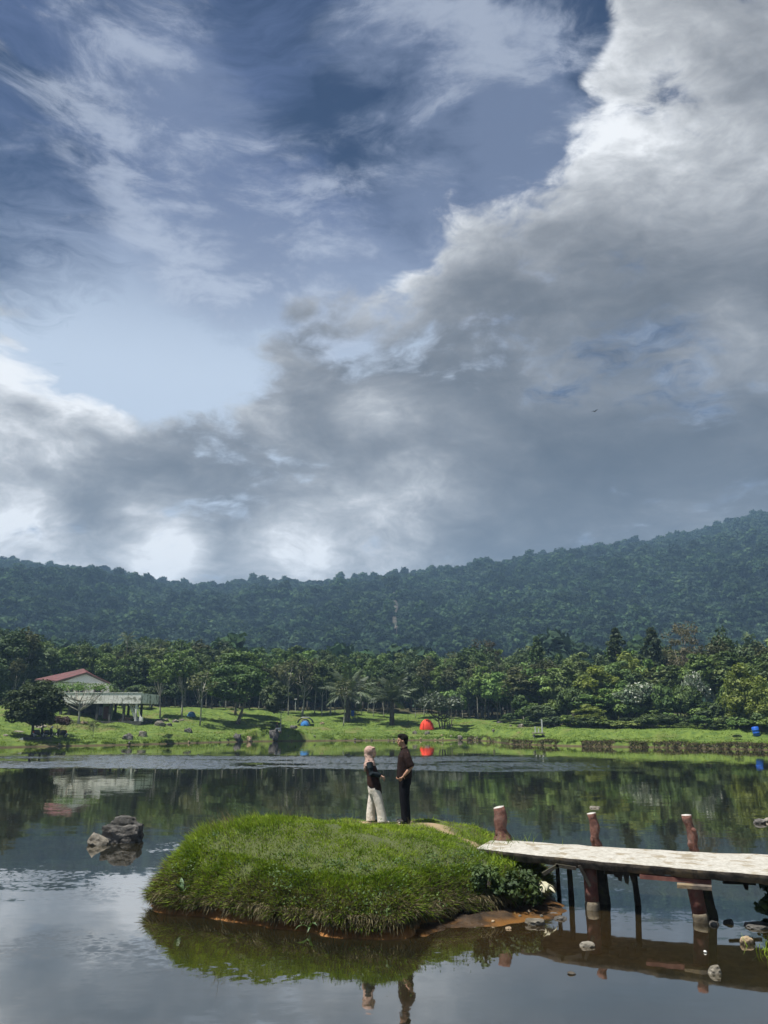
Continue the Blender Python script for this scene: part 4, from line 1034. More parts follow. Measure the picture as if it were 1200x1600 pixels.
def build_man():
    g = onz(633, 1288.5, 0.90); z = isl_z1(g.x, g.y)
    root = thing('person', 'man in brown short sleeved shirt and black trousers with a hand in his pocket', 'person', (g.x, g.y, z), math.pi + 0.10)
    mb = MB(); hc = (0.045, 0, 1.585)
    head(mb, hc); mb.tube([(-0.01, 0, 1.34), (0.01, 0, 1.44), (0.03, 0, 1.55)], [0.066, 0.058, 0.056], 12)
    mb.loft([(0, 0, 0.82, 0.10, 0.15), (0, 0, 0.92, 0.115, 0.165), (0.01, 0, 1.04, 0.10, 0.145), (0.015, 0, 1.22, 0.115, 0.165), (0.0, 0, 1.34, 0.095, 0.175), (-0.005, 0, 1.40, 0.065, 0.12), (0, 0, 1.44, 0.05, 0.06)], 16)
    for q in (-1, 1):
        mb.tube([(0, q * 0.085, 0.92), (0.015, q * 0.095, 0.70), (0.02, q * 0.10, 0.48), (0.0, q * 0.10, 0.30), (-0.02, q * 0.10, 0.06)], [0.095, 0.082, 0.058, 0.054, 0.040], 12)
        mb.tube([(-0.02, q * 0.10, 0.05), (0.05, q * 0.105, 0.035), (0.14, q * 0.11, 0.025)], [0.042, 0.040, 0.028], 10)
        sh, el, wr = Vector((-0.01, q * 0.175, 1.355)), Vector((-0.105, q * 0.245, 1.085)), Vector((0.045, q * 0.225, 0.925))
        mb.tube([sh, sh.lerp(el, 0.5), el, el.lerp(wr, 0.4), wr], [0.056, 0.048, 0.040, 0.040, 0.028], 12)
        hand(mb, wr, (0.75, -q * 0.15, -0.75), (-0.2, q * 1.0, 0.1), 1.0, -q if q > 0 else q * -1, 0.35)
    solid('body', mb, 0.0065, M['skin'], root)
    eyes(hc, 1.0, root)
    mb = MB(); c = Vector(hc)
    mb.ball(c + Vector((-0.020, 0, 0.052)), (0.106, 0.086, 0.098), 3, jit=0.05, freq=4); mb.ball(c + Vector((0.022, 0, 0.104)), (0.084, 0.074, 0.048), 3, jit=0.14, freq=5)
    mb.ball(c + Vector((-0.062, 0, -0.01)), (0.052, 0.070, 0.075), 2)
    solid('hair', mb, 0.008, M['hair'], root, 1)
    # loose short-sleeved shirt
    mb = MB()
    mb.loft([(0.012, 0, 0.865, 0.150, 0.195), (0.010, 0, 0.90, 0.158, 0.200), (0.010, 0, 1.02, 0.152, 0.196), (0.004, 0, 1.15, 0.146, 0.200), (0.004, 0, 1.28, 0.132, 0.205), (-0.004, 0, 1.365, 0.098, 0.190), (-0.006, 0, 1.415, 0.072, 0.125), (0, 0, 1.445, 0.066, 0.072)], 24)
    for q in (-1, 1):
        mb.tube([(-0.004, q * 0.150, 1.345), (-0.03, q * 0.205, 1.26), (-0.075, q * 0.240, 1.13), (-0.09, q * 0.248, 1.085)], [0.078, 0.080, 0.082, 0.084], 14)
    o = solid('shirt', mb, 0.010, M['shirt'], root)
    mb = MB()
    for k in range(24):
        pass
    ring = [(0.012 + 0.066 * math.cos(t), 0.066 * math.sin(t), 1.448 + 0.018 * math.cos(t + math.pi)) for t in np.linspace(0, 2 * math.pi, 25)]
    mb.tube(ring, 0.016, 8, caps=False); mb.build('collar', M['shirt'], root, True)
    mb = MB()
    mb.loft([(0, 0, 0.74, 0.125, 0.18), (0.0, 0, 0.84, 0.135, 0.185), (0.0, 0, 0.93, 0.128, 0.18)], 20)
    for q in (-1, 1):
        mb.tube([(0, q * 0.09, 0.84), (0.012, q * 0.098, 0.66), (0.012, q * 0.102, 0.46), (-0.008, q * 0.104, 0.25), (-0.02, q * 0.106, 0.045)], [0.108, 0.102, 0.090, 0.085, 0.084], 16)
    solid('trousers', mb, 0.010, M['trousers_black'], root)
    for q in (-1, 1):
        mb = MB(); mb.ball((0.035, q * 0.108, 0.035), (0.135, 0.048, 0.045), 3, box=0.25); mb.ball((-0.05, q * 0.106, 0.05), (0.055, 0.044, 0.05), 2)
        sh_ = solid('shoe', mb, 0.009, M['shoe'], root)
        MB().ball((0.125, q * 0.108, 0.028), (0.035, 0.040, 0.024), 2).build('toe_cap', M['shoe_pale'], sh_, True)
build_man()

def build_woman():
    g = onz(584, 1287.5, 0.90); z = isl_z1(g.x, g.y)
    root = thing('person', 'woman in a pink beige headscarf, dark tunic and wide cream trousers facing the man', 'person', (g.x, g.y, z), -0.08)
    k = 0.90; mb = MB(); hc = (-0.052, 0, 1.355)
    head(mb, hc, 0.92); mb.tube([(-0.09, 0, 1.14), (-0.075, 0, 1.22), (-0.065, 0, 1.32)], [0.056, 0.048, 0.047], 12)
    mb.loft([(0.0, 0, 0.66, 0.10, 0.14), (-0.005, 0, 0.76, 0.105, 0.15), (-0.03, 0, 0.90, 0.085, 0.12), (-0.055, 0, 1.05, 0.10, 0.14), (-0.075, 0, 1.15, 0.08, 0.148), (-0.085, 0, 1.20, 0.06, 0.10), (-0.085, 0, 1.235, 0.044, 0.052)], 16)
    legs = [(1, -0.075), (-1, 0.175)]
    for q, fx in legs:
        mb.tube([(0, q * 0.075, 0.78), (fx * 0.45, q * 0.08, 0.58), (fx * 0.75 + 0.01, q * 0.08, 0.40), (fx * 0.95, q * 0.08, 0.22), (fx, q * 0.08, 0.05)], [0.085, 0.072, 0.050, 0.046, 0.034], 12)
        mb.tube([(fx, q * 0.08, 0.045), (fx + 0.05, q * 0.082, 0.03), (fx + 0.12, q * 0.085, 0.022)], [0.035, 0.033, 0.022], 10)
    arms = {}
    for q in (-1, 1):
        sh = Vector((-0.080, q * 0.145, 1.145)); el = Vector((-0.035, q * 0.200, 0.955)); wr = Vector((0.145, q * 0.125, 0.925 if q < 0 else 0.90))
        arms[q] = (sh, el, wr)
        mb.tube([sh, sh.lerp(el, 0.5), el, el.lerp(wr, 0.4), wr], [0.046, 0.040, 0.034, 0.032, 0.022], 12)
        hand(mb, wr, (0.72, -q * 0.1, -0.55 if q < 0 else -0.75), (0.35, q * 0.8, 0.3), 0.90, 1 if q < 0 else -1, 0.6)
    solid('body', mb, 0.0062, M['skin_pale'], root)
    eyes(hc, 0.92, root)
    # headscarf: close round the head, open at the face, falling over shoulders and back
    mb = MB(); c = Vector(hc)
    mb.ball(c + Vector((-0.046, 0, 0.026)), (0.112, 0.098, 0.116), 3, jit=0.06, freq=3); mb.ball(c + Vector((-0.060, 0, -0.05)), (0.092, 0.088, 0.095), 3, jit=0.08, freq=3)
    mb.ball(c + Vector((0.026, 0, 0.092)), (0.056, 0.075, 0.030), 2)
    mb.loft([(-0.085, 0, 1.10, 0.125, 0.165), (-0.088, 0, 1.155, 0.112, 0.150), (-0.090, 0, 1.20, 0.098, 0.118), (-0.092, 0, 1.25, 0.088, 0.094), (-0.098, 0, 1.30, 0.080, 0.088)], 20)
    mb.loft([(-0.165, 0, 0.985, 0.030, 0.075), (-0.165, 0, 1.06, 0.045, 0.120), (-0.150, 0, 1.14, 0.060, 0.135)], 16)
    for q in (-1, 1):
        for (a, b, d_) in (((-0.165, q * 0.07, 1.33), (-0.10, q * 0.115, 1.22), (0.00, q * 0.088, 1.175)), ((-0.17, q * 0.05, 1.27), (-0.12, q * 0.135, 1.16), (0.01, q * 0.085, 1.115))):
            mb.tube([a, b, d_], [0.012, 0.014, 0.010], 6)
    solid('headscarf', mb, 0.008, M['hijab'], root, 2)
    mb = MB()
    mb.loft([(0.020, 0, 0.625, 0.135, 0.180), (0.012, 0, 0.66, 0.150, 0.185), (0.005, 0, 0.74, 0.145, 0.182), (-0.025, 0, 0.90, 0.118, 0.156), (-0.052, 0, 1.03, 0.118, 0.160), (-0.075, 0, 1.125, 0.100, 0.158), (-0.085, 0, 1.18, 0.075, 0.11)], 24)
    # the hem is longer in front than behind
    mb.v = [((x, y, zz - 0.10 * max(0, 0.80 - zz) / 0.18 * (x - 0.01) / 0.14) if zz < 0.80 else (x, y, zz)) for x, y, zz in mb.v]
    solid('tunic', mb, 0.010, M['tunic'], root)
    for q in (-1, 1):
        sh, el, wr = arms[q]; mb = MB()
        mb.tube([sh + Vector((0, -q * 0.02, 0.02)), sh.lerp(el, 0.5), el, el.lerp(wr, 0.5), wr], [0.070, 0.064, 0.058, 0.052, 0.042], 14)
        solid('sleeve', mb, 0.009, M['sleeve'], root)
    mb = MB()
    mb.loft([(0.015, 0, 0.56, 0.125, 0.16), (0.008, 0, 0.68, 0.135, 0.168), (0.0, 0, 0.80, 0.115, 0.15)], 20)
    for q, fx in legs:
        mb.tube([(0.005, q * 0.08, 0.68), (fx * 0.40 + 0.01, q * 0.086, 0.50), (fx * 0.75, q * 0.09, 0.32), (fx * 0.95, q * 0.09, 0.16), (fx + 0.01, q * 0.09, 0.028)], [0.106, 0.098, 0.090, 0.092, 0.100], 18)
    solid('trousers', mb, 0.010, M['trousers_cream'], root, 2)
    for q, fx in legs:
        mb = MB(); mb.ball((fx + 0.045, q * 0.085, 0.028), (0.115, 0.040, 0.034), 3, box=0.25)
        solid('shoe', mb, 0.009, M['shoe'] if q > 0 else M['shoe_pale'], root)
build_woman()

# ------------------------------------------------------------------ house on the far bank
M['plaster'] = surf('plaster', (0.60, 0.61, 0.56), (0.78, 0.78, 0.73), 1.6, 0.9, 0.2, third=(0.38, 0.39, 0.34), tscale=0.7)
M['stained'] = surf('stained_concrete', (0.68, 0.68, 0.64), (0.84, 0.84, 0.80), 2.5, 0.9, 0.2, third=(0.26, 0.27, 0.23), tscale=1.3)
M['green_wall'] = plain('green_wall', (0.26, 0.31, 0.20), 0.9)
M['dark_concrete'] = surf('dark_concrete', (0.045, 0.047, 0.045), (0.10, 0.10, 0.095), 2, 0.9, 0.2)
M['roof'] = surf('roof_sheet', (0.085, 0.024, 0.027), (0.125, 0.042, 0.044), 1.2, 0.7, 0.1, third=(0.07, 0.03, 0.03), tscale=0.8)
M['wood_red'] = plain('door_wood', (0.12, 0.045, 0.03)); M['glass'] = plain('dark_glass', (0.015, 0.018, 0.02), 0.1, 0.6)
M['brick'] = surf('brick', (0.28, 0.16, 0.10), (0.42, 0.30, 0.20), 5, 0.9, 0.4)

def build_house():
    b = ground_at(155, 1127.5); root = thing('house', 'two storey house with red hipped roof and stained white balcony beside the lake', 'house', (b.x, b.y, b.z), 0.0)
    Y = b.y
    def X(px, dy=0.0): return ray(px, 1100)[0] * (Y + dy) - b.x
    def Z(py, dy=0.0): return CAM_H + ray(600, py)[2] * (Y + dy) - b.z
    x0, x1 = X(91), X(220); zb, zt = Z(1097), Z(1082.5); dep = 8.0
    MB().box(((x0 + x1) / 2, dep / 2, -0.30), (x1 - x0 + 0.6, dep + 0.8, 0.70)).build('floor_slab', M['dark_concrete'], root)
    MB().box(((x0 + x1) / 2, dep / 2, zb - 0.06), (x1 - x0 - 0.1, dep, 0.22)).build('balcony_slab', M['stained'], root)
    # parapet in panels, with dark drip stains as their own worn material
    npan = 9; w = (x1 - x0) / npan
    for k in range(npan):
        MB().box((x0 + (k + 0.5) * w, -0.04, (zb + zt) / 2 - 0.12 + 0.02), (w - 0.025, 0.14, zt - zb + 0.16)).build('parapet_panel', M['stained'], root)
    MB().box(((x0 + x1) / 2, -0.04, zt + 0.03), (x1 - x0 + 0.16, 0.24, 0.09)).build('parapet_coping', M['plaster'], root)
    for xx in (x0 + 0.07, x1 - 0.07): MB().box((xx, dep / 2 + 0.04, (zb + zt) / 2 - 0.1), (0.14, dep - 0.1, zt - zb + 0.1)).build('parapet_panel', M['stained'], root)
    for px in (95, 108, 152, 172, 193.5):
        MB().box((X(px), 0.25, (zb - 0.2) / 2), (0.28, 0.28, zb - 0.1)).build('column', M['dark_concrete'], root)
    for px in (120, 150, 172, 193.5): MB().box((X(px), dep - 0.4, (zb - 0.2) / 2), (0.28, 0.28, zb - 0.1)).build('column', M['dark_concrete'], root)
    # ground floor room
    xa, xb = X(92), X(152)
    MB().box(((xa + xb) / 2, 4.2, (zb - 0.2) / 2), (xb - xa, 0.16, zb - 0.15)).build('back_wall', M['dark_concrete'], root)
    MB().box((X(158.5), 2.6, (zb - 0.2) / 2), (1.3, 0.16, zb - 0.15)).build('green_wall', M['green_wall'], root)
    MB().box((X(153), 3.4, (zb - 0.2) / 2), (0.16, 1.6, zb - 0.15)).build('side_wall', M['green_wall'], root)
    d = MB().box((X(156.6), 2.48, 0.95), (0.72, 0.07, 1.9)).build('door', M['wood_red'], root); MB().ball((X(156.6) + 0.27, 2.42, 0.95), 0.04, 1).build('handle', M['steel'], d)
    for px, wpx in ((113, 6), (140, 16)):
        f = MB().box((X(px), 4.10, 1.15), (px_m(wpx, Y), 0.06, 1.5)).build('window', M['dark_concrete'], root)
        MB().box((X(px), 4.05, 1.15), (px_m(wpx, Y) - 0.2, 0.03, 1.3)).build('pane', M['glass'], f)
    # stair at the right
    sx0, sx1 = X(200), X(213); n = 9
    for k in range(n):
        t = (k + 0.5) / n; MB().box((sx0 + (sx1 - sx0) * t, 0.75, zb * (1 - t)), (0.34, 0.9, 0.06)).build('step', M['stained'], root)
    for yy in (0.28, 1.22): MB().bar((sx0, yy, zb), (sx1 + 0.1, yy, 0.0), 0.06, 0.22).build('stringer', M['stained'], root)
    MB().box((X(213), 0.1, zb / 2), (0.2, 0.2, zb)).build('stair_post', M['plaster'], root)
    MB().bar((X(213), 0.1, zb - 0.1), (X(223), 0.1, 0.0), 0.10, 0.10).build('brace', M['plaster'], root)
    MB().box((X(222), 0.1, 0.28), (0.42, 0.4, 0.62)).build('stair_pier', M['plaster'], root)
    # upper storey, turned away from the balcony front
    ux0, ux1 = X(92, 5), X(160, 5); ue = Z(1067, 3.0)
    up = MB().box(((ux0 + ux1) / 2, 4.9, (zb + ue) / 2 + 0.02), (ux1 - ux0, 4.6, ue - zb)).build('upper_wall', M['plaster'], root)
    for px in (104, 120, 148):
        f = MB().box((X(px, 2), 2.58, zb + 1.45), (1.0, 0.05, 1.2)).build('window', M['wood_red'], root); MB().box((X(px, 2), 2.54, zb + 1.45), (0.8, 0.03, 1.0)).build('pane', M['glass'], f)
    A = Vector((X(131, 2.2), 2.0, Z(1050.5, 2.2))); E1 = Vector((X(86, 2.2), 1.9, Z(1064, 2.2))); E2 = Vector((X(170, 2.2), 2.0, Z(1067.5, 2.2)))
    E0 = Vector((X(49, 6), 6.2, Z(1061.5, 6))); Rr = Vector((X(123, 6), 6.4, Z(1044.8, 6))); E3 = Vector((X(158, 9), 9.2, Z(1066, 9)))
    def sheet(P0, P1, Q0, Q1, n, name):
        """corrugated slope between eave P0-P1 and ridge Q0-Q1"""
        nr = (P1 - P0).cross(Q0 - P0).normalized(); nr = nr if nr.z > 0 else -nr; mb = MB(); vs = []
        for i in range(n * 2 + 1):
            t = i / (n * 2); h = 0.05 if i % 2 else 0.0
            for p in (P0.lerp(P1, t), Q0.lerp(Q1, t)): vs += [p + nr * h, p + nr * (h - 0.06)]
        fs = []
        for i in range(n * 2):
            a = i * 4; fs += [(a, a + 4, a + 6, a + 2), (a + 1, a + 3, a + 7, a + 5), (a, a + 1, a + 5, a + 4), (a + 2, a + 6, a + 7, a + 3)]
        mb.add(vs, fs); return mb.build(name, M['roof'], root)
    sheet(E0, E1, Rr, A, 22, 'roof'); sheet(E2, E3, A + Vector((0.02, 0, 0.02)), Rr + Vector((0.02, 0, 0.02)), 20, 'roof'); sheet(E3, E0, Rr, Rr + Vector((-0.1, 0, 0)), 14, 'roof')
    g = [A + Vector((0, 0.25, -0.14)), E1 + Vector((0.7, 0.25, -0.10)), E2 + Vector((-0.4, 0.25, -0.10))]
    mb = MB(); mb.add(g + [q + Vector((0, 0.14, 0)) for q in g], [(0, 1, 2), (5, 4, 3), (0, 3, 4, 1), (1, 4, 5, 2), (2, 5, 3, 0)]); mb.build('gable', M['white'], root)
    for a, q in ((E1, A), (E2, A)): MB().bar(a + Vector((0, 0.02, -0.14)), q + Vector((0, 0.02, -0.14)), 0.07, 0.20).build('fascia', M['dark_bark'], root)
    MB().bar(E0 + Vector((0, 0, -0.12)), E1 + Vector((0, 0, -0.12)), 0.07, 0.14).build('fascia', M['dark_bark'], root)
    return b
house_b = build_house()

g = ground_at(195, 1128); root = thing('brick_pile', 'low pile of orange bricks with pale slabs on top beside the house stair', 'bricks', (g.x, g.y - 0.1, g.z))
rd = random.Random(3)
for k in range(22):
    MB().box((rd.uniform(-0.8, 0.8), rd.uniform(-0.3, 0.3), 0.08 + 0.16 * (k // 6)), (0.34, 0.22, 0.15), rd.uniform(-0.3, 0.3)).build('brick', M['brick'], root)
MB().box((0.05, 0, 0.80), (1.1, 0.7, 0.10), 0.1).build('slab', M['pale_rock'], root)

# ------------------------------------------------------------------ tents
def tent_mat(name, c): return surf(name, tuple(q * 0.85 for q in c), c, 3, 0.7, 0.25, spec=0.3, bdist=0.05)
M['tent_red'] = tent_mat('tent_red', (0.75, 0.055, 0.025)); M['tent_blue'] = tent_mat('tent_blue', (0.04, 0.20, 0.52)); M['tent_dark'] = tent_mat('tent_dark', (0.015, 0.035, 0.030)); M['tent_grey'] = tent_mat('tent_grey', (0.36, 0.38, 0.37))
def dome_mb(w, d, h, z0=0.0, n=16, cut=None, thick=1.0):
    mb = MB(); vs = []; K = 8
    for i in range(K + 1):
        t = i / K * math.pi / 2
        for k in range(n):
            a = 2 * math.pi * k / n; rib = 1 + 0.05 * math.cos(4 * a + math.pi / 4 * 0) ; sq = 1 / max(abs(math.cos(a)), abs(math.sin(a))) ** 0.55
            r = math.cos(t) ** 0.75 * sq * rib * 0.80
            vs.append((w / 2 * r * math.cos(a), d / 2 * r * math.sin(a), z0 + h * math.sin(t) ** 1.15))
    fs = [(i * n + k, i * n + (k + 1) % n, (i + 1) * n + (k + 1) % n, (i + 1) * n + k) for i in range(K) for k in range(n)]
    return mb.add(vs, fs)
g = ground_at(667, 1139.5); Yt = g.y; w = px_m(27, Yt); root = thing('tent', 'bright red dome tent on the lawn beside the low spreading tree', 'tent', (g.x, g.y, g.z - 0.08), 0.25)
dome_mb(w, w * 0.8, px_m(15.5, Yt)).build('canopy', M['tent_red'], root, True)
for a in (0.78, 2.36):
    pts = [(w * 0.50 * math.cos(t) * math.cos(a), w * 0.42 * math.cos(t) * math.sin(a), px_m(15.5, Yt) * 1.01 * max(math.sin(t), 0) ** 1.1 + 0.02) for t in np.linspace(0, math.pi, 15)]
    MB().tube(pts, 0.022, 6).build('pole_sleeve', M['tent_red'], root, True)
mb = MB(); mb.add([(0.05, -w * 0.375, 0.06), (0.62, -w * 0.355, 0.06), (0.36, -w * 0.30, 0.78), (0.05, -w * 0.385, 0.05)], [(0, 1, 2)]); mb.build('door_flap', tent_mat('tent_red_dark', (0.5, 0.035, 0.02)), root)
g = ground_at(477, 1133.5); Yt = g.y; w = px_m(24, Yt); root = thing('tent', 'blue dome tent under a dark fly sheet with a grey top', 'tent', (g.x, g.y, g.z - 0.05), 0.0)
h = px_m(12.5, Yt)
dome_mb(w * 0.78, w * 0.9, h * 0.82).build('canopy', M['tent_blue'], root, True)
mb = MB(); n = 12; vs = []
for (yy, s_) in ((-w * 0.30, 0.98), (w * 0.45, 1.0)):
    for rr in (1.0, 0.93):
        for t in np.linspace(0.22, math.pi - 0.22, n): vs.append((w * 0.53 * rr * math.cos(t), yy, 0.02 + h * 1.02 * rr * s_ * math.sin(t) ** 0.7))
fs = []
for i in range(n - 1):
    a, b, c, d = i, n + i, 2 * n + i, 3 * n + i
    fs += [(a, a + 1, c + 1, c), (b, d, d + 1, b + 1), (a, b, b + 1, a + 1), (c, c + 1, d + 1, d)]
mb.add(vs, fs); mb.build('fly_sheet', M['tent_dark'], root, True)
MB().loft([(0, 0.1, h * 0.96, w * 0.30, w * 0.34), (0, 0.1, h * 1.06, w * 0.24, w * 0.30)], 14).build('fly_top', M['tent_grey'], root, True)
arc = [(w * 0.30 * math.cos(t), -w * 0.42, h * 0.66 * math.sin(t)) for t in np.linspace(0, math.pi, 13)]
MB().tube(arc, 0.035, 6).build('door_arch', M['tent_grey'], root, True)
g = ground_at(299, 1120); root = thing('tent', 'small pale blue tent far back among the thin trunks on the left', 'tent', (g.x, g.y, g.z - 0.03))
dome_mb(1.5, 1.3, 0.75).build('canopy', tent_mat('tent_pale_blue', (0.06, 0.17, 0.32)), root, True); MB().tube([(-0.7, 0, 0.05), (-0.3, 0, 0.58), (0, 0, 0.77), (0.3, 0, 0.58), (0.7, 0, 0.05)], 0.02, 5).build('pole_sleeve', M['tent_dark'], root)

# ------------------------------------------------------------------ scooters under the tree
def build_scooter(loc, rz, label, helmet=False):
    root = thing('motor_scooter', label, 'scooter', loc, rz, 'scooters parked by the lake')
    for x in (-0.62, 0.62):
        ring = [(x + 0.245 * math.cos(t), 0, 0.28 + 0.245 * math.sin(t)) for t in np.linspace(0, 2 * math.pi, 21)]
        wl = link('wheel', None, root); wl.empty_display_size = 0.1
        MB().tube(ring, 0.055, 8, caps=False).build('tyre', M['black'], wl, True); MB().tube([(x, -0.04, 0.28), (x, 0.04, 0.28)], 0.17, 14).build('rim', M['steel'], wl, True)
    mb = MB(); mb.loft([(-0.15, 0, 0.30, 0.42, 0.11), (-0.28, 0, 0.50, 0.46, 0.15), (-0.34, 0, 0.70, 0.44, 0.13), (-0.34, 0, 0.74, 0.38, 0.10)], 16)
    mb.loft([(0.42, 0, 0.30, 0.10, 0.16), (0.46, 0, 0.62, 0.09, 0.19), (0.40, 0, 0.92, 0.10, 0.15), (0.36, 0, 0.98, 0.06, 0.08)], 14); mb.box((0.18, 0, 0.31), (0.45, 0.22, 0.09))
    mb.build('body', M['black'], root, True)
    MB().loft([(-0.30, 0, 0.74, 0.40, 0.12), (-0.32, 0, 0.82, 0.38, 0.12), (-0.34, 0, 0.84, 0.30, 0.08)], 14).build('seat', M['dark_bark'], root, True)
    MB().tube([(0.62, 0, 0.28), (0.52, 0, 0.55), (0.40, 0, 1.0)], 0.03, 8).build('fork', M['steel'], root, True)
    MB().tube([(0.30, -0.33, 1.04), (0.38, -0.15, 1.02), (0.38, 0.15, 1.02), (0.30, 0.33, 1.04)], 0.02, 8).build('handlebar', M['black'], root, True)
    MB().ball((0.50, 0, 0.86), (0.05, 0.10, 0.07), 2).build('headlight', M['white'], root, True)
    for q in (-1, 1):
        MB().tube([(0.34, q * 0.25, 1.03), (0.33, q * 0.34, 1.20)], 0.008, 5).build('mirror', M['black'], root); 
    MB().ball((0.62, 0, 0.55), (0.17, 0.07, 0.05), 2).build('mudguard', M['black'], root, True)
    MB().ball((-0.78, 0, 0.62), (0.05, 0.09, 0.06), 2).build('tail_light', M['tent_red'], root, True)
    MB().box((-0.80, 0, 0.46), (0.02, 0.2, 0.12)).build('number_plate', M['white'], root)
    MB().tube([(-0.35, -0.14, 0.28), (-0.75, -0.15, 0.36)], 0.05, 8).build('exhaust', M['steel'], root, True)
    return root
for px, rz, lab in ((60, 1.2, 'dark scooter nearest the tree trunk in the row under the round dark tree'), (75, 1.35, 'dark scooter in the middle of the row under the round dark tree'), (95, 2.75, 'dark scooter parked sideways at the right end of the row by the purple shrub')):
    g = ground_at(px, 1153); build_scooter((g.x, g.y, g.z + 0.01), rz, lab)
g = ground_at(72, 1151)
tag(MB().ball((0, 0, 0), (0.13, 0.15, 0.13), 3).build('helmet', M['white'], None, True, (g.x + 0.95 - 0.4, g.y + 0.05, g.z + 1.02)), 'white helmet left on the scooters under the dark tree', 'helmet')
# concrete kerb and path
def slab_on(label, pts, th, mat, name, cat):
    """a flat slab whose corners lie on the bank under picture points"""
    P = [ground_at(*q) for q in pts]; c = sum(P, Vector()) / len(P); mb = MB(); n = len(P)
    mb.add([p - c + Vector((0, 0, 0.06)) for p in P] + [p - c + Vector((0, 0, 0.06 - th)) for p in P], [tuple(range(n)), tuple(reversed(range(n, 2 * n)))] + [(i, i + n, (i + 1) % n + n, (i + 1) % n) for i in range(n)])
    o = mb.build(name, M[mat], None, False, c); return tag(o, label, cat)
o = slab_on('', [(20, 1143.5), (34, 1145.2), (74, 1135.0), (66, 1132.0)], 0.3, 'pale_rock', 'concrete_path', ''); 
for k in ('label', 'category'):
    if k in o: del o[k]
o['kind'] = 'structure'
a, b = ground_at(36, 1156.0), ground_at(78, 1155.0)
root = thing('concrete_kerb', 'long low concrete kerb with a broken white end in front of the scooters', 'kerb', (a.x, a.y, a.z))
MB().bar((0, 0, 0.12), (b - a) + Vector((0, 0, 0.16)), 0.45, 0.24).build('beam', M['dark_concrete'], root); MB().bar((-0.65, -0.2, -0.18), (0, 0, 0.12), 0.40, 0.22).build('broken_end', M['white'], root)

# ------------------------------------------------------------------ rocks on the bank
def bank_rock(label, px, py, w, h, mat='rock', **kw):
    g = ground_at(px, py); s = px_m(w, g.y); hh = px_m(h, g.y)
    return rock(label, (g.x, g.y, g.z - hh * 0.12), (s, s * 0.75, hh * 1.0), mat, **kw)
bank_rock('dark brown boulder on the grass below the house', 199, 1155, 17, 9, 'rock')
bank_rock('light grey angular boulder right of the dark brown one', 223, 1150.5, 15, 9, 'pale_rock', box=0.5)
bank_rock('flat pale slab lying on top of the rock stack near the stair', 252, 1126, 24, 4, 'pale_rock', box=0.7)
bank_rock('tilted grey slab in the rock stack near the stair', 250, 1134, 20, 9, 'pale_rock', box=0.5, tilt=0.35)
bank_rock('small brown rock at the left of the rock stack near the stair', 233, 1130, 14, 6, 'rock')
bank_rock('small grey rock at the right foot of the rock stack near the stair', 264, 1134, 10, 5, 'rock')
bank_rock('pale rubble heap right of the rock stack', 275, 1128.5, 12, 5, 'pale_rock')
bank_rock('flat light rock beyond the pale rubble heap', 284, 1126, 9, 3, 'pale_rock')
bank_rock('brown grey rock half way down the lawn left of the double trunk tree', 294, 1144, 13, 7, 'rock')
bank_rock('grey boulder at the water below the big round tree', 370, 1153.5, 13, 8, 'rock')
bank_rock('pinkish boulder at the water right of the grey boulder', 389, 1157.5, 11, 7, 'tan_rock')
bank_rock('mossy grey boulder under the leaning tree on the mound', 428, 1152, 15, 10, 'rock')
bank_rock('grey brown rock left of the blue tent', 459, 1138.5, 13, 6, 'rock')
bank_rock('pale flat stone at the foot of the bare tree in front of the house', 131, 1131, 12, 5, 'tan_rock')
bank_rock('white grey rock below the left of the red tent', 648, 1146.5, 8, 5, 'pale_rock')
bank_rock('grey rock just below the red tent', 668, 1146.5, 9, 5, 'pale_rock')
bank_rock('light rock at the waterline right of the red tent', 719, 1153.5, 9, 5, 'pale_rock', box=0.5)
bank_rock('white boulder on the lawn edge near the bushes on the right', 814, 1136, 10, 5.5, 'pale_rock')
bank_rock('small white stone left of the white boulder near the bushes', 798, 1135, 4, 3, 'pale_rock')
bank_rock('white stone lying in the middle of the lawn right of the low spreading tree', 771, 1141.5, 4, 2.5, 'pale_rock')
bank_rock('dark rock at the foot of the bare thin tree right of the low tree', 781, 1130, 12, 4, 'rock')
bank_rock('brown stone in the grass left of the palms', 503, 1131, 7, 3, 'tan_rock')
bank_rock('flat stone beside the kerb under the round dark tree', 9, 1150, 9, 2.5, 'pale_rock')
rd = random.Random(12)
for k in range(46):
    px = rd.choice([rd.uniform(5, 420), rd.uniform(420, 770), rd.uniform(560, 770), rd.uniform(1040, 1200)])
    py = float(np.interp(px, [0, 200, 400, 600, 770, 800, 1200], [1166.5, 1162.5, 1157.3, 1156.2, 1156.5, 1162, 1170.8])) - abs(rd.gauss(0, 0.7)) - (rd.random() < 0.18) * rd.uniform(2, 9)
    g = ground_at(px, py); s = px_m(rd.uniform(1.8, 5.0), g.y)
    rock('small pale stone scattered along the grassy far shoreline', (g.x, g.y, g.z), (s, s * 0.8, s * 0.45), rd.choice(['pale_rock', 'pale_rock', 'tan_rock', 'rock']), 'shore_stone', 'stones along the far shore', sub=2, rz=rd.uniform(0, 3))

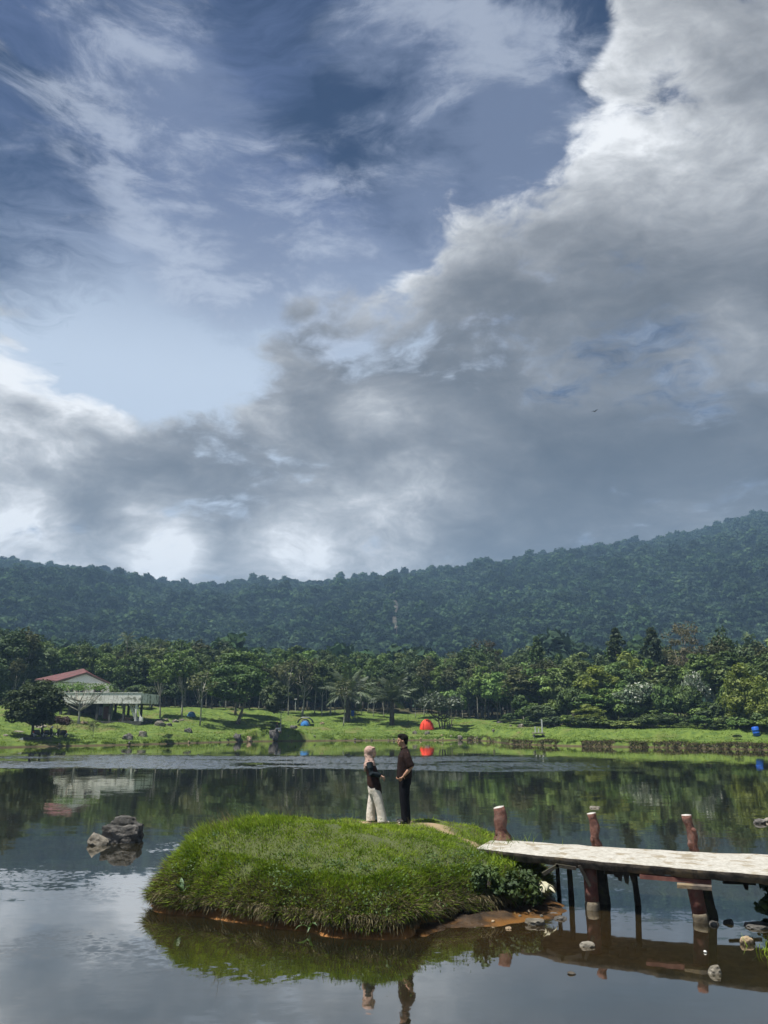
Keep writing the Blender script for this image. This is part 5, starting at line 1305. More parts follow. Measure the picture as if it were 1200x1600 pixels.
# a figure sitting on the mossy boulder
def build_sitter():
    g = ground_at(433, 1146.5); root = thing('person', 'distant person in black and white sitting on the mossy boulder by the water', 'person', (g.x, g.y - 0.45, g.z + 0.30), -0.6)
    mb = MB(); mb.ball((0.06, 0, 0.78), (0.095, 0.08, 0.115), 2); mb.ball((0.15, 0, 0.76), (0.02, 0.015, 0.02), 1); mb.tube([(0, 0, 0.5), (0.04, 0, 0.72)], 0.05, 8)
    mb.loft([(0, 0, 0.0, 0.13, 0.17), (0, 0, 0.2, 0.10, 0.14), (0.0, 0, 0.42, 0.11, 0.17), (0, 0, 0.54, 0.06, 0.12)], 12)
    for q in (-1, 1):
        mb.tube([(0, q * 0.09, 0.06), (0.42, q * 0.12, 0.14), (0.50, q * 0.12, -0.28)], [0.085, 0.062, 0.042], 8); mb.tube([(0.5, q * 0.12, -0.30), (0.64, q * 0.13, -0.32)], [0.042, 0.03], 8)
        mb.tube([(0, q * 0.18, 0.48), (0.06, q * 0.24, 0.24), (0.28, q * 0.14, 0.18)], [0.05, 0.038, 0.028], 8); hand(mb, (0.28, q * 0.14, 0.18), (1, 0, -0.3), (0, 0, 1), 1.0, q)
    solid('body', mb, 0.012, M['skin'], root)
    mb = MB(); mb.ball((0.035, 0, 0.83), (0.11, 0.095, 0.09), 2); solid('hair', mb, 0.014, M['hair'], root, 1)
    mb = MB(); mb.loft([(0, 0, 0.02, 0.15, 0.19), (0, 0, 0.2, 0.125, 0.165), (0, 0, 0.42, 0.13, 0.195), (0, 0, 0.55, 0.07, 0.12)], 14)
    for q in (-1, 1): mb.tube([(0, q * 0.17, 0.48), (0.05, q * 0.235, 0.27)], [0.07, 0.06], 8)
    solid('shirt', mb, 0.014, M['black'], root)
    mb = MB()
    for q in (-1, 1): mb.tube([(-0.05, q * 0.09, 0.06), (0.42, q * 0.12, 0.14), (0.50, q * 0.12, -0.24)], [0.105, 0.078, 0.062], 10)
    solid('trousers', mb, 0.014, M['white'], root)
build_sitter()

# ------------------------------------------------------------------ signs, posts, drums, jetty
M['blue'] = plain('blue_plastic', (0.012, 0.095, 0.46), 0.45, 0.4)
M['grey_post'] = plain('grey_post', (0.50, 0.53, 0.50), 0.8)
g = ground_at(552, 1124); root = thing('blue_drum', 'blue plastic drum hanging on a stake between the two palms', 'drum', (g.x, g.y, g.z))
w = px_m(5.5, g.y); hh = px_m(9, g.y)
MB().loft([(-w * 0.2, 0, 0.45, w * 0.46, w * 0.46), (-w * 0.2, 0, 0.5, w * 0.5, w * 0.5), (-w * 0.2, 0, 0.45 + hh * 0.5, w * 0.47, w * 0.47), (-w * 0.2, 0, 0.45 + hh * 0.95, w * 0.5, w * 0.5), (-w * 0.2, 0, 0.45 + hh, w * 0.42, w * 0.42)], 16, p=2).build('drum', M['blue'], root, True)
MB().tube([(w * 0.45, 0, -0.2), (w * 0.45, 0, 1.9)], 0.03, 6).build('stake', M['dark_bark'], root)
MB().bar((-w * 0.3, 0, 0.42), (w * 0.5, 0, 0.42), 0.06, 0.05).build('bracket', M['dark_bark'], root)
g = ground_at(1183, 1149.5); root = thing('blue_drum', 'bright blue plastic drum tilted on the grassy right bank', 'drum', (g.x, g.y, g.z - 0.03)); root.rotation_euler = (0.0, -0.16, 0)
w = px_m(10.5, g.y); hh = px_m(13.5, g.y)
mb = MB(); mb.loft([(0, 0, 0, w * 0.44, w * 0.44), (0, 0, 0.04, w * 0.5, w * 0.5), (0, 0, hh * 0.32, w * 0.49, w * 0.49), (0, 0, hh * 0.34, w * 0.52, w * 0.52), (0, 0, hh * 0.37, w * 0.49, w * 0.49), (0, 0, hh * 0.64, w * 0.49, w * 0.49), (0, 0, hh * 0.66, w * 0.52, w * 0.52), (0, 0, hh * 0.69, w * 0.49, w * 0.49), (0, 0, hh * 0.96, w * 0.5, w * 0.5), (0, 0, hh, w * 0.44, w * 0.44)], 20, p=2)
mb.build('drum', M['blue'], root, True); MB().tube([(0, 0, hh), (0, 0, hh + 0.03)], w * 0.36, 16).build('lid', M['blue'], root, True)
g = ground_at(637, 1139); 
for px, py, hpx, r, mat, lab in ((637.5, 1134, 23, 0.035, 'dark_bark', 'thin dark stake standing on the lawn right of the second palm'), (555.5, 1127, 16, 0.03, 'dark_bark', 'thin dark stake right of the blue drum between the palms')):
    g = ground_at(px, py); h_ = px_m(hpx, g.y); root = thing('stake', lab, 'stake', g); MB().tube([(0, 0, -0.3), (0.02, 0, h_)], [r, r * 0.8], 7).build('pole', M[mat], root); MB().tube([(0.02, -0.05, h_ - 0.06), (0.02, 0.05, h_ - 0.06)], r * 0.7, 5).build('peg', M[mat], root)
g = ground_at(461.5, 1111.5); root = thing('lamp_post', 'short pale lamp post with a white head at the edge of the wood', 'lamp post', g); h_ = px_m(18, g.y)
MB().tube([(0, 0, -0.2), (0, 0, h_)], 0.06, 8).build('pole', M['grey_post'], root); MB().box((0, 0, h_ + 0.06), (0.42, 0.3, 0.16)).build('head', M['white'], root)
g = ground_at(842, 1152); root = thing('landing_stage', 'small concrete landing stage with thin pale posts on the right bank', 'jetty', (g.x, g.y - 0.2, g.z))
w = px_m(17, g.y); dk = px_m(6, g.y)
MB().box((0, 0.4, dk), (w, 1.4, 0.12)).build('deck', M['pale_rock'], root)
for q in (-1, 1): MB().box((q * w * 0.42, 0.3, dk / 2 - 0.15), (0.14, 0.9, dk)).build('pier', M['dark_concrete'], root)
for xx, hp in ((-w * 0.33, 10), (-w * 0.02, 7), (w * 0.30, 21)):
    MB().box((xx, 0.0, dk + px_m(hp, g.y) / 2), (0.11 if hp < 20 else 0.14, 0.11, px_m(hp, g.y))).build('post', M['grey_post'], root)

# ------------------------------------------------------------------ trees one by one on the far bank
def bank_tree(key, px, base, top, label, name='tree', cat='tree', wpx=None, rz=0.0, group=None, crown='crown', trunk='trunk'):
    """a tree whose foot stands under one picture point and whose top reaches picture row `top`"""
    g = ground_at(px, base); H = CAM_H + ray(px, top)[2] * g.y - g.z
    tm, cm = PROTO[key]; zz = [v.co.z for v in cm.vertices]; hh = float(np.percentile(zz, 99)); xx = np.percentile([abs(v.co.x) for v in cm.vertices], 97)
    sz = H / hh; s = sz if wpx is None else px_m(wpx / 2, g.y) / xx
    return plant(key, (g.x, g.y, g.z - 0.05), s, rz, name, label, cat, group, sz, crown, trunk)

tree_proto('umbrella', 'leaf_light', 'pale_bark', 21, 3.9, (-0.6, 0, 4.7), (4.6, 3.4, 0.70), 46, 34, 0.12, shape='flat', r=0.20, limbs=20, clump_r=0.28, split=0.3)
tree_proto('round_dark', 'leaf_dark', 'dark_bark', 22, 3.4, (0, 0, 3.8), (3.3, 3.3, 3.3), 110, 80, 0.20, r=0.20, limbs=9)
tree_proto('big_round', 'leaf_mid', 'bark', 23, 5.0, (0, 0, 6.2), (3.9, 3.9, 3.8), 95, 95, 0.21, r=0.22, limbs=14, multi=2, clump_r=0.24)
tree_proto('lean', 'leaf_dark', 'pale_bark', 24, 4.2, (-1.2, 0, 4.4), (2.3, 2.0, 2.6), 44, 80, 0.22, r=0.10, limbs=10, lean=-0.10)
tree_proto('low_spread', 'leaf_palm', 'dark_bark', 25, 2.2, (0.0, 0, 3.1), (3.3, 2.4, 1.25), 52, 46, 0.19, shape='flat', r=0.13, limbs=22, multi=3, clump_r=0.34, split=0.4)
tree_proto('crown_light', 'leaf_light', 'bark', 26, 5.5, (0, 0, 7.2), (2.6, 2.6, 2.4), 60, 90, 0.20, r=0.15, limbs=10)
tree_proto('white_flower', 'leaf_white', 'bark', 27, 2.2, (0, 0, 2.6), (3.4, 2.6, 2.1), 70, 60, 0.17, shape='dome', r=0.09, limbs=10, multi=3, clump_r=0.24, tpow=3.5)
bank_tree('umbrella', 122, 1131, 1066, 'bare limbed umbrella tree with thin feathery canopy in front of the house balcony', wpx=98)
bank_tree('round_dark', 50, 1152, 1068, 'round dense dark tree over the parked scooters', wpx=78)
bank_tree('big_round', 367, 1131, 1040, 'broad bushy green tree with thick trunk alone on the left lawn', wpx=88)
bank_tree('crown_light', 368, 1118, 1020, 'bright yellow green rounded tree behind the broad bushy tree', wpx=62)
bank_tree('lean', 439, 1144, 1066, 'dark leaved tree leaning left over the mound by the water', wpx=60)
bank_tree('low_spread', 690, 1138.5, 1085, 'low spreading grey green tree with forked trunk right of the red tent', wpx=66)
bank_tree('sparse', 312, 1134, 1046, 'thin yellowish tree with a rough double trunk on the left lawn', wpx=42)
bank_tree('thin', 250, 1122, 1032, 'slim white trunked tree right of the house stair', wpx=44)
bank_tree('thin', 284, 1121, 1020, 'tall slim white trunked tree between the stair and the double trunk tree', wpx=40, rz=1.0)
bank_tree('sparse', 472, 1118, 1044, 'thin leafed tree with white trunk behind the blue tent', wpx=46, rz=2.0)
bank_tree('thin', 516, 1117, 1036, 'slender white trunked tree with drooping leaves left of the palms', wpx=40, rz=2.6)
bank_tree('sparse', 536.5, 1134.5, 1060, 'leaning white trunked sapling in front of the first palm', wpx=30, rz=0.5)
bank_tree('mid', 752, 1122, 1046, 'bushy green tree with pale trunk at the lawn edge right of the low spreading tree', wpx=58, rz=1.5)
bank_tree('light', 778, 1128, 1052, 'light green tree with thin white trunk at the right end of the lawn', wpx=44, rz=0.2)
bank_tree('thin', 575, 1114, 1062, 'young light green tree with white trunk between the palms at the wood edge', wpx=30, rz=4.2)
bank_tree('bush', 703, 1107, 1080, 'low green bush at the wood edge behind the low spreading tree', 'bush', 'bush', wpx=46)
bank_tree('bush', 420, 1136, 1127, 'brown green bush on top of the grassy mound', 'bush', 'bush', wpx=34)
bank_tree('sparse', 145, 1153, 1124, 'small bare sapling on the lawn below the house', wpx=14)
bank_tree('bush_light', 262, 1158, 1146, 'small light green weed bush at the waterline on the left', 'bush', 'bush', wpx=14)
tree_proto('purple', 'leaf_purple', 'dark_bark', 28, 1.0, (0, 0, 1.4), (2.0, 1.7, 1.3), 44, 70, 0.12, shape='dome', r=0.06, limbs=10, multi=3)
bank_tree('purple', 92, 1148, 1119, 'purple brown leaved shrub behind the scooters', 'shrub', 'shrub', wpx=34)
bank_tree('bush_dark', 1152, 1155.5, 1147, 'small dark green bush at the brink of the right bank', 'bush', 'bush', wpx=13)

# ------------------------------------------------------------------ palms
def frond_mesh(L, n, leaflet, a0, a1, mat, seed, dens=1.0, w=0.035):
    rd = random.Random(seed); mb = MB(); pts = []; x = z = 0.0
    for i in range(n + 1):
        t = i / n; a = a0 + (a1 - a0) * t ** 1.4; pts.append(Vector((x, 0, z))); x += L / n * math.cos(a); z += L / n * math.sin(a)
    V, F = [], []
    for i in range(1, n + 1):
        t = i / n; d = (pts[i] - pts[i - 1]).normalized(); up = Vector((-d.z, 0, d.x))
        for q in (-1, 1):
            for s_ in range(2):
                b = pts[i - 1].lerp(pts[i], s_ * 0.5 + rd.uniform(0, 0.3)); ll = leaflet * (math.sin(math.pi * (0.10 + 0.86 * t)) ** 0.7) * rd.uniform(0.8, 1.15)
                e = (d * 0.55 + Vector((0, q, 0)) * 0.85 + up * rd.uniform(-0.15, 0.45) + Vector((0, 0, -0.30))).normalized(); tip = b + e * ll + Vector((0, 0, -0.22 * ll)); m_ = b + e * ll * 0.55
                k = len(V); V += [b, m_ + d * w, tip, m_ - d * w]; F.append((k, k + 1, k + 2, k + 3))
    k0 = len(V)
    tb = MB().tube(pts, [0.045 * (1 - 0.8 * i / n) + 0.004 for i in range(n + 1)], 4); 
    V += [Vector(v) for v in tb.v]; F += [tuple(i + k0 for i in f) for f in tb.f if len(f) == 4]
    return np_mesh('frond', V, F, mat, [rd.random() for _ in range(k0)] + [0.9] * (len(V) - k0))
def palm(label, px, base, H, L, nf, seed, el=(1.35, -0.3), leaflet=0.75, r=0.28, thin=False, group=None, loc=None, droop=1.15, mat='leaf_palm', bark='dark_bark', w=0.04):
    g = ground_at(px, base) if loc is None else loc; root = thing('palm_tree', label, 'palm', g, 0, group); rd = random.Random(seed)
    mb = MB(); n = 12 if not thin else 9
    mb.tube([(0.05 * H * math.sin(2.2 * t) * (1 if thin else 0.3), 0, -0.3 + (H + 0.3) * t) for t in np.linspace(0, 1, n)], [r * (1.15 if i == 0 else 1.0) * (1 + (0.16 if i % 2 else -0.02) * (0 if thin else 1)) * (1 - 0.25 * i / n) for i in range(n)], 9, jit=0.0 if thin else 0.25)
    mb.build('trunk', M[bark], root, True); tipx = 0.05 * H * math.sin(2.2) * (1 if thin else 0.3)
    ms = [frond_mesh(L, 24 if not thin else 10, leaflet, 0.0, -droop + 0.25 * k, M[mat], seed * 5 + k, w=w) for k in range(3)]
    for k in range(nf):
        t = k / max(nf - 1, 1); o = link('frond', ms[k % 3], root, (tipx, 0, H - 0.1)); e = el[0] + (el[1] - el[0]) * t + rd.uniform(-0.12, 0.12)
        o.rotation_euler = (0, -e, k * 2.399 + rd.uniform(-0.3, 0.3)); s = rd.uniform(0.85, 1.1); o.scale = (s, s, s)
    return root
g = ground_at(612, 1132.5); palm('large palm with upright arching fronds in the middle of the lawn', 612, 1132.5, px_m(38, g.y), px_m(44, g.y), 26, 1, leaflet=1.05, r=0.36, w=0.07, el=(1.45, 0.15), droop=0.95)
g = ground_at(543, 1128); palm('shaggy dark palm with thick trunk left of the blue drum', 543, 1128, px_m(46, g.y), px_m(45, g.y), 26, 2, leaflet=1.1, r=0.42, droop=0.9, w=0.075)
for i, (px, top, Yp) in enumerate([(195, 988, 140), (214, 1004, 137), (247, 999, 142), (1124, 1000, 128)]):
    p = at(px, top + 9, Yp); gz = land_z1(p.x, p.y)
    palm(['tall feathery areca palm rising highest above the left tree line', 'areca palm with drooping fronds just right of the tallest palm', 'dark slim palm above the trees on the left of centre', 'slim dark palm standing above the bushes on the right'][i], 0, 0, p.z - gz, 2.1, 12, 10 + i, (1.2, -0.5), 0.55, 0.09, True, loc=Vector((p.x, p.y, gz)), droop=1.3, bark='bark', w=0.035)

# ------------------------------------------------------------------ the wood behind the lawn
TOPL = lerp_tab([(-200, 1000), (-60, 995), (0, 990), (30, 986), (60, 1003), (110, 1000), (160, 1008), (200, 1004), (260, 998), (300, 1006), (340, 1010), (400, 1014), (440, 1010), (500, 1018), (560, 1022), (620, 1024), (680, 1018), (720, 1022),
                 (760, 1010), (800, 1022), (860, 1012), (900, 1020), (960, 1012), (1020, 1008), (1060, 1010), (1100, 1000), (1150, 996), (1200, 986), (1300, 985), (1450, 990)])
rd = random.Random(77)
LAB = {'broad': 'dense dark leaved broad tree in the wood behind the lawn', 'broad_b': 'tall dark leaved tree in the wood behind the lawn', 'mid': 'green leaved tree with pale trunk in the wood behind the lawn', 'mid_b': 'tall narrow green tree with pale trunk in the wood behind the lawn',
       'light': 'lighter green tree in the wood behind the lawn', 'olive': 'olive green tree with pale trunk in the wood behind the lawn', 'thin': 'slim pale trunked tree with small crown in the wood behind the lawn', 'sparse': 'thin leafed pale trunked tree in the wood behind the lawn'}
_hh = {k: float(np.percentile([v.co.z for v in PROTO[k][1].vertices], 99)) for k in PROTO}
ZONE = [(60, 'left of the house'), (170, 'behind the house roof'), (245, 'behind the house stair'), (320, 'behind the rock stack'), (410, 'behind the broad bushy tree'), (500, 'behind the blue tent'),
        (580, 'behind the shaggy palm'), (650, 'behind the large palm'), (720, 'behind the red tent'), (800, 'right of the red tent'), (880, 'above the landing stage'),
        (950, 'left of the tallest conifer'), (1045, 'near the white blossom'), (1120, 'near the brown tree'), (9999, 'near the blue drum')]
def zone(px): return next(z for q, z in ZONE if px < q)
def wood_tree(px, Yp, key, dtop=0.0, wide=None):
    r = ray(px, 1110); x = r[0] * Yp; gz = land_z1(x, Yp); top = TOPL(px) + dtop
    H = CAM_H + ray(px, top)[2] * Yp - gz; s = H / _hh[key]
    plant(key, (x, Yp, gz - 0.1), s * rd.uniform(0.85, 1.15) if wide is None else wide, rd.uniform(0, 6.28), 'tree', LAB[key].replace(' in the wood behind the lawn', '') + ', ' + ('front' if Yp < 132.5 else 'second' if Yp < 139.5 else 'third' if Yp < 147 else 'back') + ' row, ' + zone(px), 'tree', 'trees of the wood behind the lawn', s)
# front row: slim trunks that catch the light
for k in range(44):
    px = -40 + 860 * (k + rd.uniform(-0.3, 0.3)) / 44
    if px < 235: continue
    if 590 < px < 635 and rd.random() < 0.5: continue
    wood_tree(px, rd.uniform(126.5, 131) + (4 if px < 240 else 0), rd.choice(['thin', 'thin', 'mid', 'mid_b', 'sparse', 'olive', 'light']), rd.uniform(14, 38))
for row, (Yr, n, d0, d1) in enumerate([(136, 34, 4, 26), (143, 36, -2, 18), (151, 36, -5, 12), (160, 30, -2, 16)]):
    for k in range(n):
        px = -140 + 1000 * (k + 0.5 + rd.uniform(-0.4, 0.4)) / n
        wood_tree(px, Yr + rd.uniform(-2.5, 2.5), rd.choice(['broad', 'broad_b', 'broad', 'mid', 'mid_b', 'olive', 'light'] if row else ['broad', 'broad_b', 'mid', 'mid', 'mid_b', 'olive', 'light', 'thin']), rd.uniform(d0, d1))
for k in range(60):
    px = 225 + 620 * (k + rd.uniform(-0.4, 0.4)) / 60; Yp = rd.uniform(138, 158); x = ray(px, 1110)[0] * Yp
    plant(rd.choice(['bush_dark', 'bush', 'bush_dark']), (x, Yp, land_z1(x, Yp) - 0.2), rd.uniform(1.0, 1.6), rd.uniform(0, 6.28), 'bush', 'dark undergrowth bush among the trunks ' + zone(px), 'bush', 'undergrowth of the wood')
# trees close behind and left of the house
for px, Yp, key, dt in [(-30, 118, 'broad', 6), (8, 120, 'broad_b', 2), (30, 124, 'olive', -2), (62, 126, 'broad', 6), (95, 127, 'mid', 10), (128, 128, 'broad_b', 8), (160, 127, 'mid_b', 14), (190, 126, 'light', 26), (215, 127, 'broad', 18), (236, 128, 'mid', 22), (18, 112, 'olive', 42), (-12, 110, 'broad', 40)]:
    wood_tree(px, Yp, key, dt)
# bushes closing the foot of the wood
for k in range(22):
    px = -60 + 330 * (k + rd.uniform(-0.4, 0.4)) / 22
    x = ray(px, 1110)[0] * 121; Yp = rd.uniform(117, 123)
    plant(rd.choice(['bush', 'bush_dark', 'bush_dark']), (x, Yp, land_z1(x, Yp) - 0.1), rd.uniform(0.8, 1.3), rd.uniform(0, 6.28), 'bush', 'dark green bush at the foot of the trees ' + zone(px), 'bush', 'bushes around the house')

# ------------------------------------------------------------------ thicket on the right bank
def thicket(px, base_Y, top, key, label, name='bush', cat='bush', group=None, wpx=None, **kw):
    x = ray(px, 1100)[0] * base_Y; gz = land_z1(x, base_Y); H = CAM_H + ray(px, top)[2] * base_Y - gz; sz = H / _hh[key]
    s = sz * rd.uniform(0.9, 1.1) if wpx is None else px_m(wpx / 2, base_Y) / float(np.percentile([abs(v.co.x) for v in PROTO[key][1].vertices], 97))
    return plant(key, (x, base_Y, gz - 0.15), s, rd.uniform(0, 6.28), name, label, cat, group, sz, **kw)
_hh.update({k: float(np.percentile([v.co.z for v in PROTO[k][1].vertices], 99)) for k in PROTO})
def bankY(px, off):
    x = ray(px, 1150)[0] * 95; return float(shore_y(ray(px, 1165)[0] * 86)) + off
G1 = 'bushes of the thicket on the right bank'
for k in range(40):                                    # low front skirt
    px = 800 + 470 * (k + rd.uniform(-0.4, 0.4)) / 40; Yb = bankY(px, rd.uniform(11.5, 15) + max(0, (880 - px) * 0.06))
    thicket(px, Yb, rd.uniform(1112, 1128), rd.choice(['bush', 'bush_dark', 'bush_light', 'bush']), 'low bush at the front of the right thicket, ' + zone(px), group=G1, wpx=rd.uniform(26, 44))
for k in range(42):
    px = 815 + 470 * (k + rd.uniform(-0.4, 0.4)) / 42; Yb = bankY(px, rd.uniform(16, 21) + max(0, (880 - px) * 0.06))
    thicket(px, Yb, rd.uniform(1066, 1105), rd.choice(['bush', 'bush_dark', 'bush_light', 'light', 'mid']), 'taller bush half way up the right thicket, ' + zone(px), group=G1, wpx=rd.uniform(34, 56))
for k in range(26):
    px = 800 + 490 * (k + rd.uniform(-0.4, 0.4)) / 26; Yb = bankY(px, rd.uniform(23, 30))
    thicket(px, Yb, float(TOPL(px)) + rd.uniform(16, 44), rd.choice(['broad', 'light', 'mid', 'light', 'olive', 'mid']), 'green tree rising out of the right thicket, ' + zone(px), 'tree', 'tree', 'trees of the right bank thicket', wpx=rd.uniform(44, 66))
for k in range(26):
    px = 800 + 490 * (k + rd.uniform(-0.4, 0.4)) / 26; Yb = bankY(px, rd.uniform(33, 46))
    thicket(px, Yb, float(TOPL(px)) + rd.uniform(-2, 20), rd.choice(['broad', 'broad_b', 'mid', 'olive', 'light']), 'tree at the back of the right thicket, ' + zone(px), 'tree', 'tree', 'back row trees of the right bank', wpx=rd.uniform(40, 60))
thicket(843, bankY(843, 38), 996, 'conifer', 'small dark conifer like tree at the left of the right bank skyline', 'tree', 'tree', wpx=34)
thicket(970, bankY(970, 36), 983, 'conifer', 'tallest dark conifer like tree on the right bank skyline', 'tree', 'tree', wpx=48)
thicket(1027, bankY(1027, 36), 982, 'conifer', 'grey green layered tree between the tall conifer and the brown tree', 'tree', 'tree', wpx=46)
thicket(1075, bankY(1075, 30), 975, 'brown', 'broad brownish thin leafed tree towering over the right bank', 'tree', 'tree', wpx=62)
thicket(762, 146, 1000, 'brown', 'brownish thin tree on the skyline above the middle of the wood', 'tree', 'tree', wpx=50)
thicket(1140, bankY(1140, 34), 985, 'broad', 'dark tree with open crown right of the slim palm', 'tree', 'tree', wpx=44)
thicket(1000, bankY(1000, 18), 1068, 'white_flower', 'shrub covered in white blossom in the middle of the right bank thicket', 'flowering_shrub', 'shrub', wpx=92, crown='blossom')
thicket(1088, bankY(1088, 22), 1052, 'white_flower', 'smaller white flecked shrub up to the right of the blossoming one', 'flowering_shrub', 'shrub', wpx=46, crown='blossom')
thicket(1160, bankY(1160, 14.0), 1040, 'bamboo', 'tall yellow green bamboo clump leaning over the right bank', 'bamboo', 'bamboo', wpx=58, crown='foliage', trunk='culm')
thicket(1190, bankY(1190, 13.0), 1058, 'bamboo', 'yellow green bamboo clump at the right edge above the blue drum', 'bamboo', 'bamboo', wpx=46, crown='foliage', trunk='culm')
thicket(935, bankY(935, 20), 1044, 'bamboo', 'pale feathery bamboo clump in the left part of the thicket', 'bamboo', 'bamboo', wpx=70, crown='foliage', trunk='culm')
thicket(985, bankY(985, 28), 1022, 'bamboo', 'feathery olive bamboo behind the blossoming shrub', 'bamboo', 'bamboo', wpx=60, crown='foliage', trunk='culm')
thicket(918, bankY(918, 14), 1100, 'bamboo', 'low soft bamboo tuft near the thicket front', 'bamboo', 'bamboo', wpx=48, crown='foliage', trunk='culm')

# ------------------------------------------------------------------ grass of the far bank
def far_grass():
    rg = np.random.default_rng(9); n = 90000
    x = rg.uniform(-50, 48, n); s = rg.uniform(0, 1, n) ** 2.2 * 30; y = shore_y(x) + s + 0.1
    far, oth = land_sd(x, y); z = land_z(x, y); k = (far > 0.15) & (z > 0.12) & (vnoise(x, y, 0.7, 61) + 0.5 * vnoise(x, y, 2.0, 62) > -0.18)
    k &= (x > 10) | (far < 30)
    x, y, z, far = x[k], y[k], z[k], far[k]; m = len(x); base = np.stack([x, y, z - 0.02], 1)
    dirn = unit(rg.normal(size=(m, 3)) * 0.35 + np.array([0, -0.15, 1.0])); bend = unit(rg.normal(size=(m, 3)) * 0.6 + np.array([0, 0, -0.4]))
    L = (0.14 + 0.14 * np.exp(-far / 1.2) + 0.12 * np.clip(vnoise(x, y, 0.9, 63), 0, 1)) * rg.uniform(0.5, 1.3, m)
    tint = np.clip(0.5 + 0.8 * vnoise(x, y, 0.35, 64) + rg.normal(size=m) * 0.2, 0, 1)
    V, F, T = blades(base, dirn, L, 0.022 + 0.02 * rg.random(m), bend, tint, rg)
    tag(link('bank_grass', np_mesh('bank_grass', V, F, M['bank_grass'], T)), kind='stuff')
far_grass()
def bank_weeds():
    rg = np.random.default_rng(19); n = 26000; x = rg.uniform(10, 46, n); y = shore_y(x) + rg.uniform(-0.3, 1.5, n)
    far, oth = land_sd(x, y); z = land_z(x, y); k = (far > 0.0) & (far < 0.75) & (vnoise(x, y, 0.45, 66) + 0.6 * vnoise(x, y, 1.7, 67) > -0.22); x, y, z = x[k], y[k], z[k]; m = len(x)
    base = np.stack([x, y, z + 0.02], 1); dirn = unit(rg.normal(size=(m, 3)) * 0.4 + np.array([0, -0.8, 0.25])); bend = unit(rg.normal(size=(m, 3)) * 0.4 + np.array([0, -0.2, -1.0]))
    V, F, T = blades(base, dirn, rg.uniform(0.15, 0.5, m), 0.02 + 0.02 * rg.random(m), bend, rg.random(m) ** 2, rg)
    tag(link('bank_weeds', np_mesh('bank_weeds', V, F, M['dead_grass'], T)), kind='stuff')
bank_weeds()
def near_bank_grass():
    rg = np.random.default_rng(29); n = 60000; x = rg.uniform(6.3, 15.0, n); y = rg.uniform(8.0, 20.0, n)
    far, oth = land_sd(x, y); z = land_z(x, y); k = (oth > 0.05) & (z > 0.06) & (vnoise(x, y, 1.6, 81) > -0.36); x, y, z = x[k], y[k], z[k]; m = len(x)
    base = np.stack([x, y, z - 0.01], 1); dirn = unit(rg.normal(size=(m, 3)) * 0.35 + np.array([0, 0, 1.0])); bend = unit(rg.normal(size=(m, 3)) + np.array([0, 0, -0.5]))
    tint = np.clip(0.45 + 0.8 * vnoise(x, y, 0.9, 82) + 0.6 * vnoise(x, y, 4.0, 83) + rg.normal(size=m) * 0.18, 0, 1)
    V, F, T = blades(base, dirn, rg.uniform(0.06, 0.17, m), 0.006 + 0.004 * rg.random(m), bend, tint, rg)
    tag(link('near_bank_grass', np_mesh('near_bank_grass', V, F, M['grass'], T)), kind='stuff')
near_bank_grass()

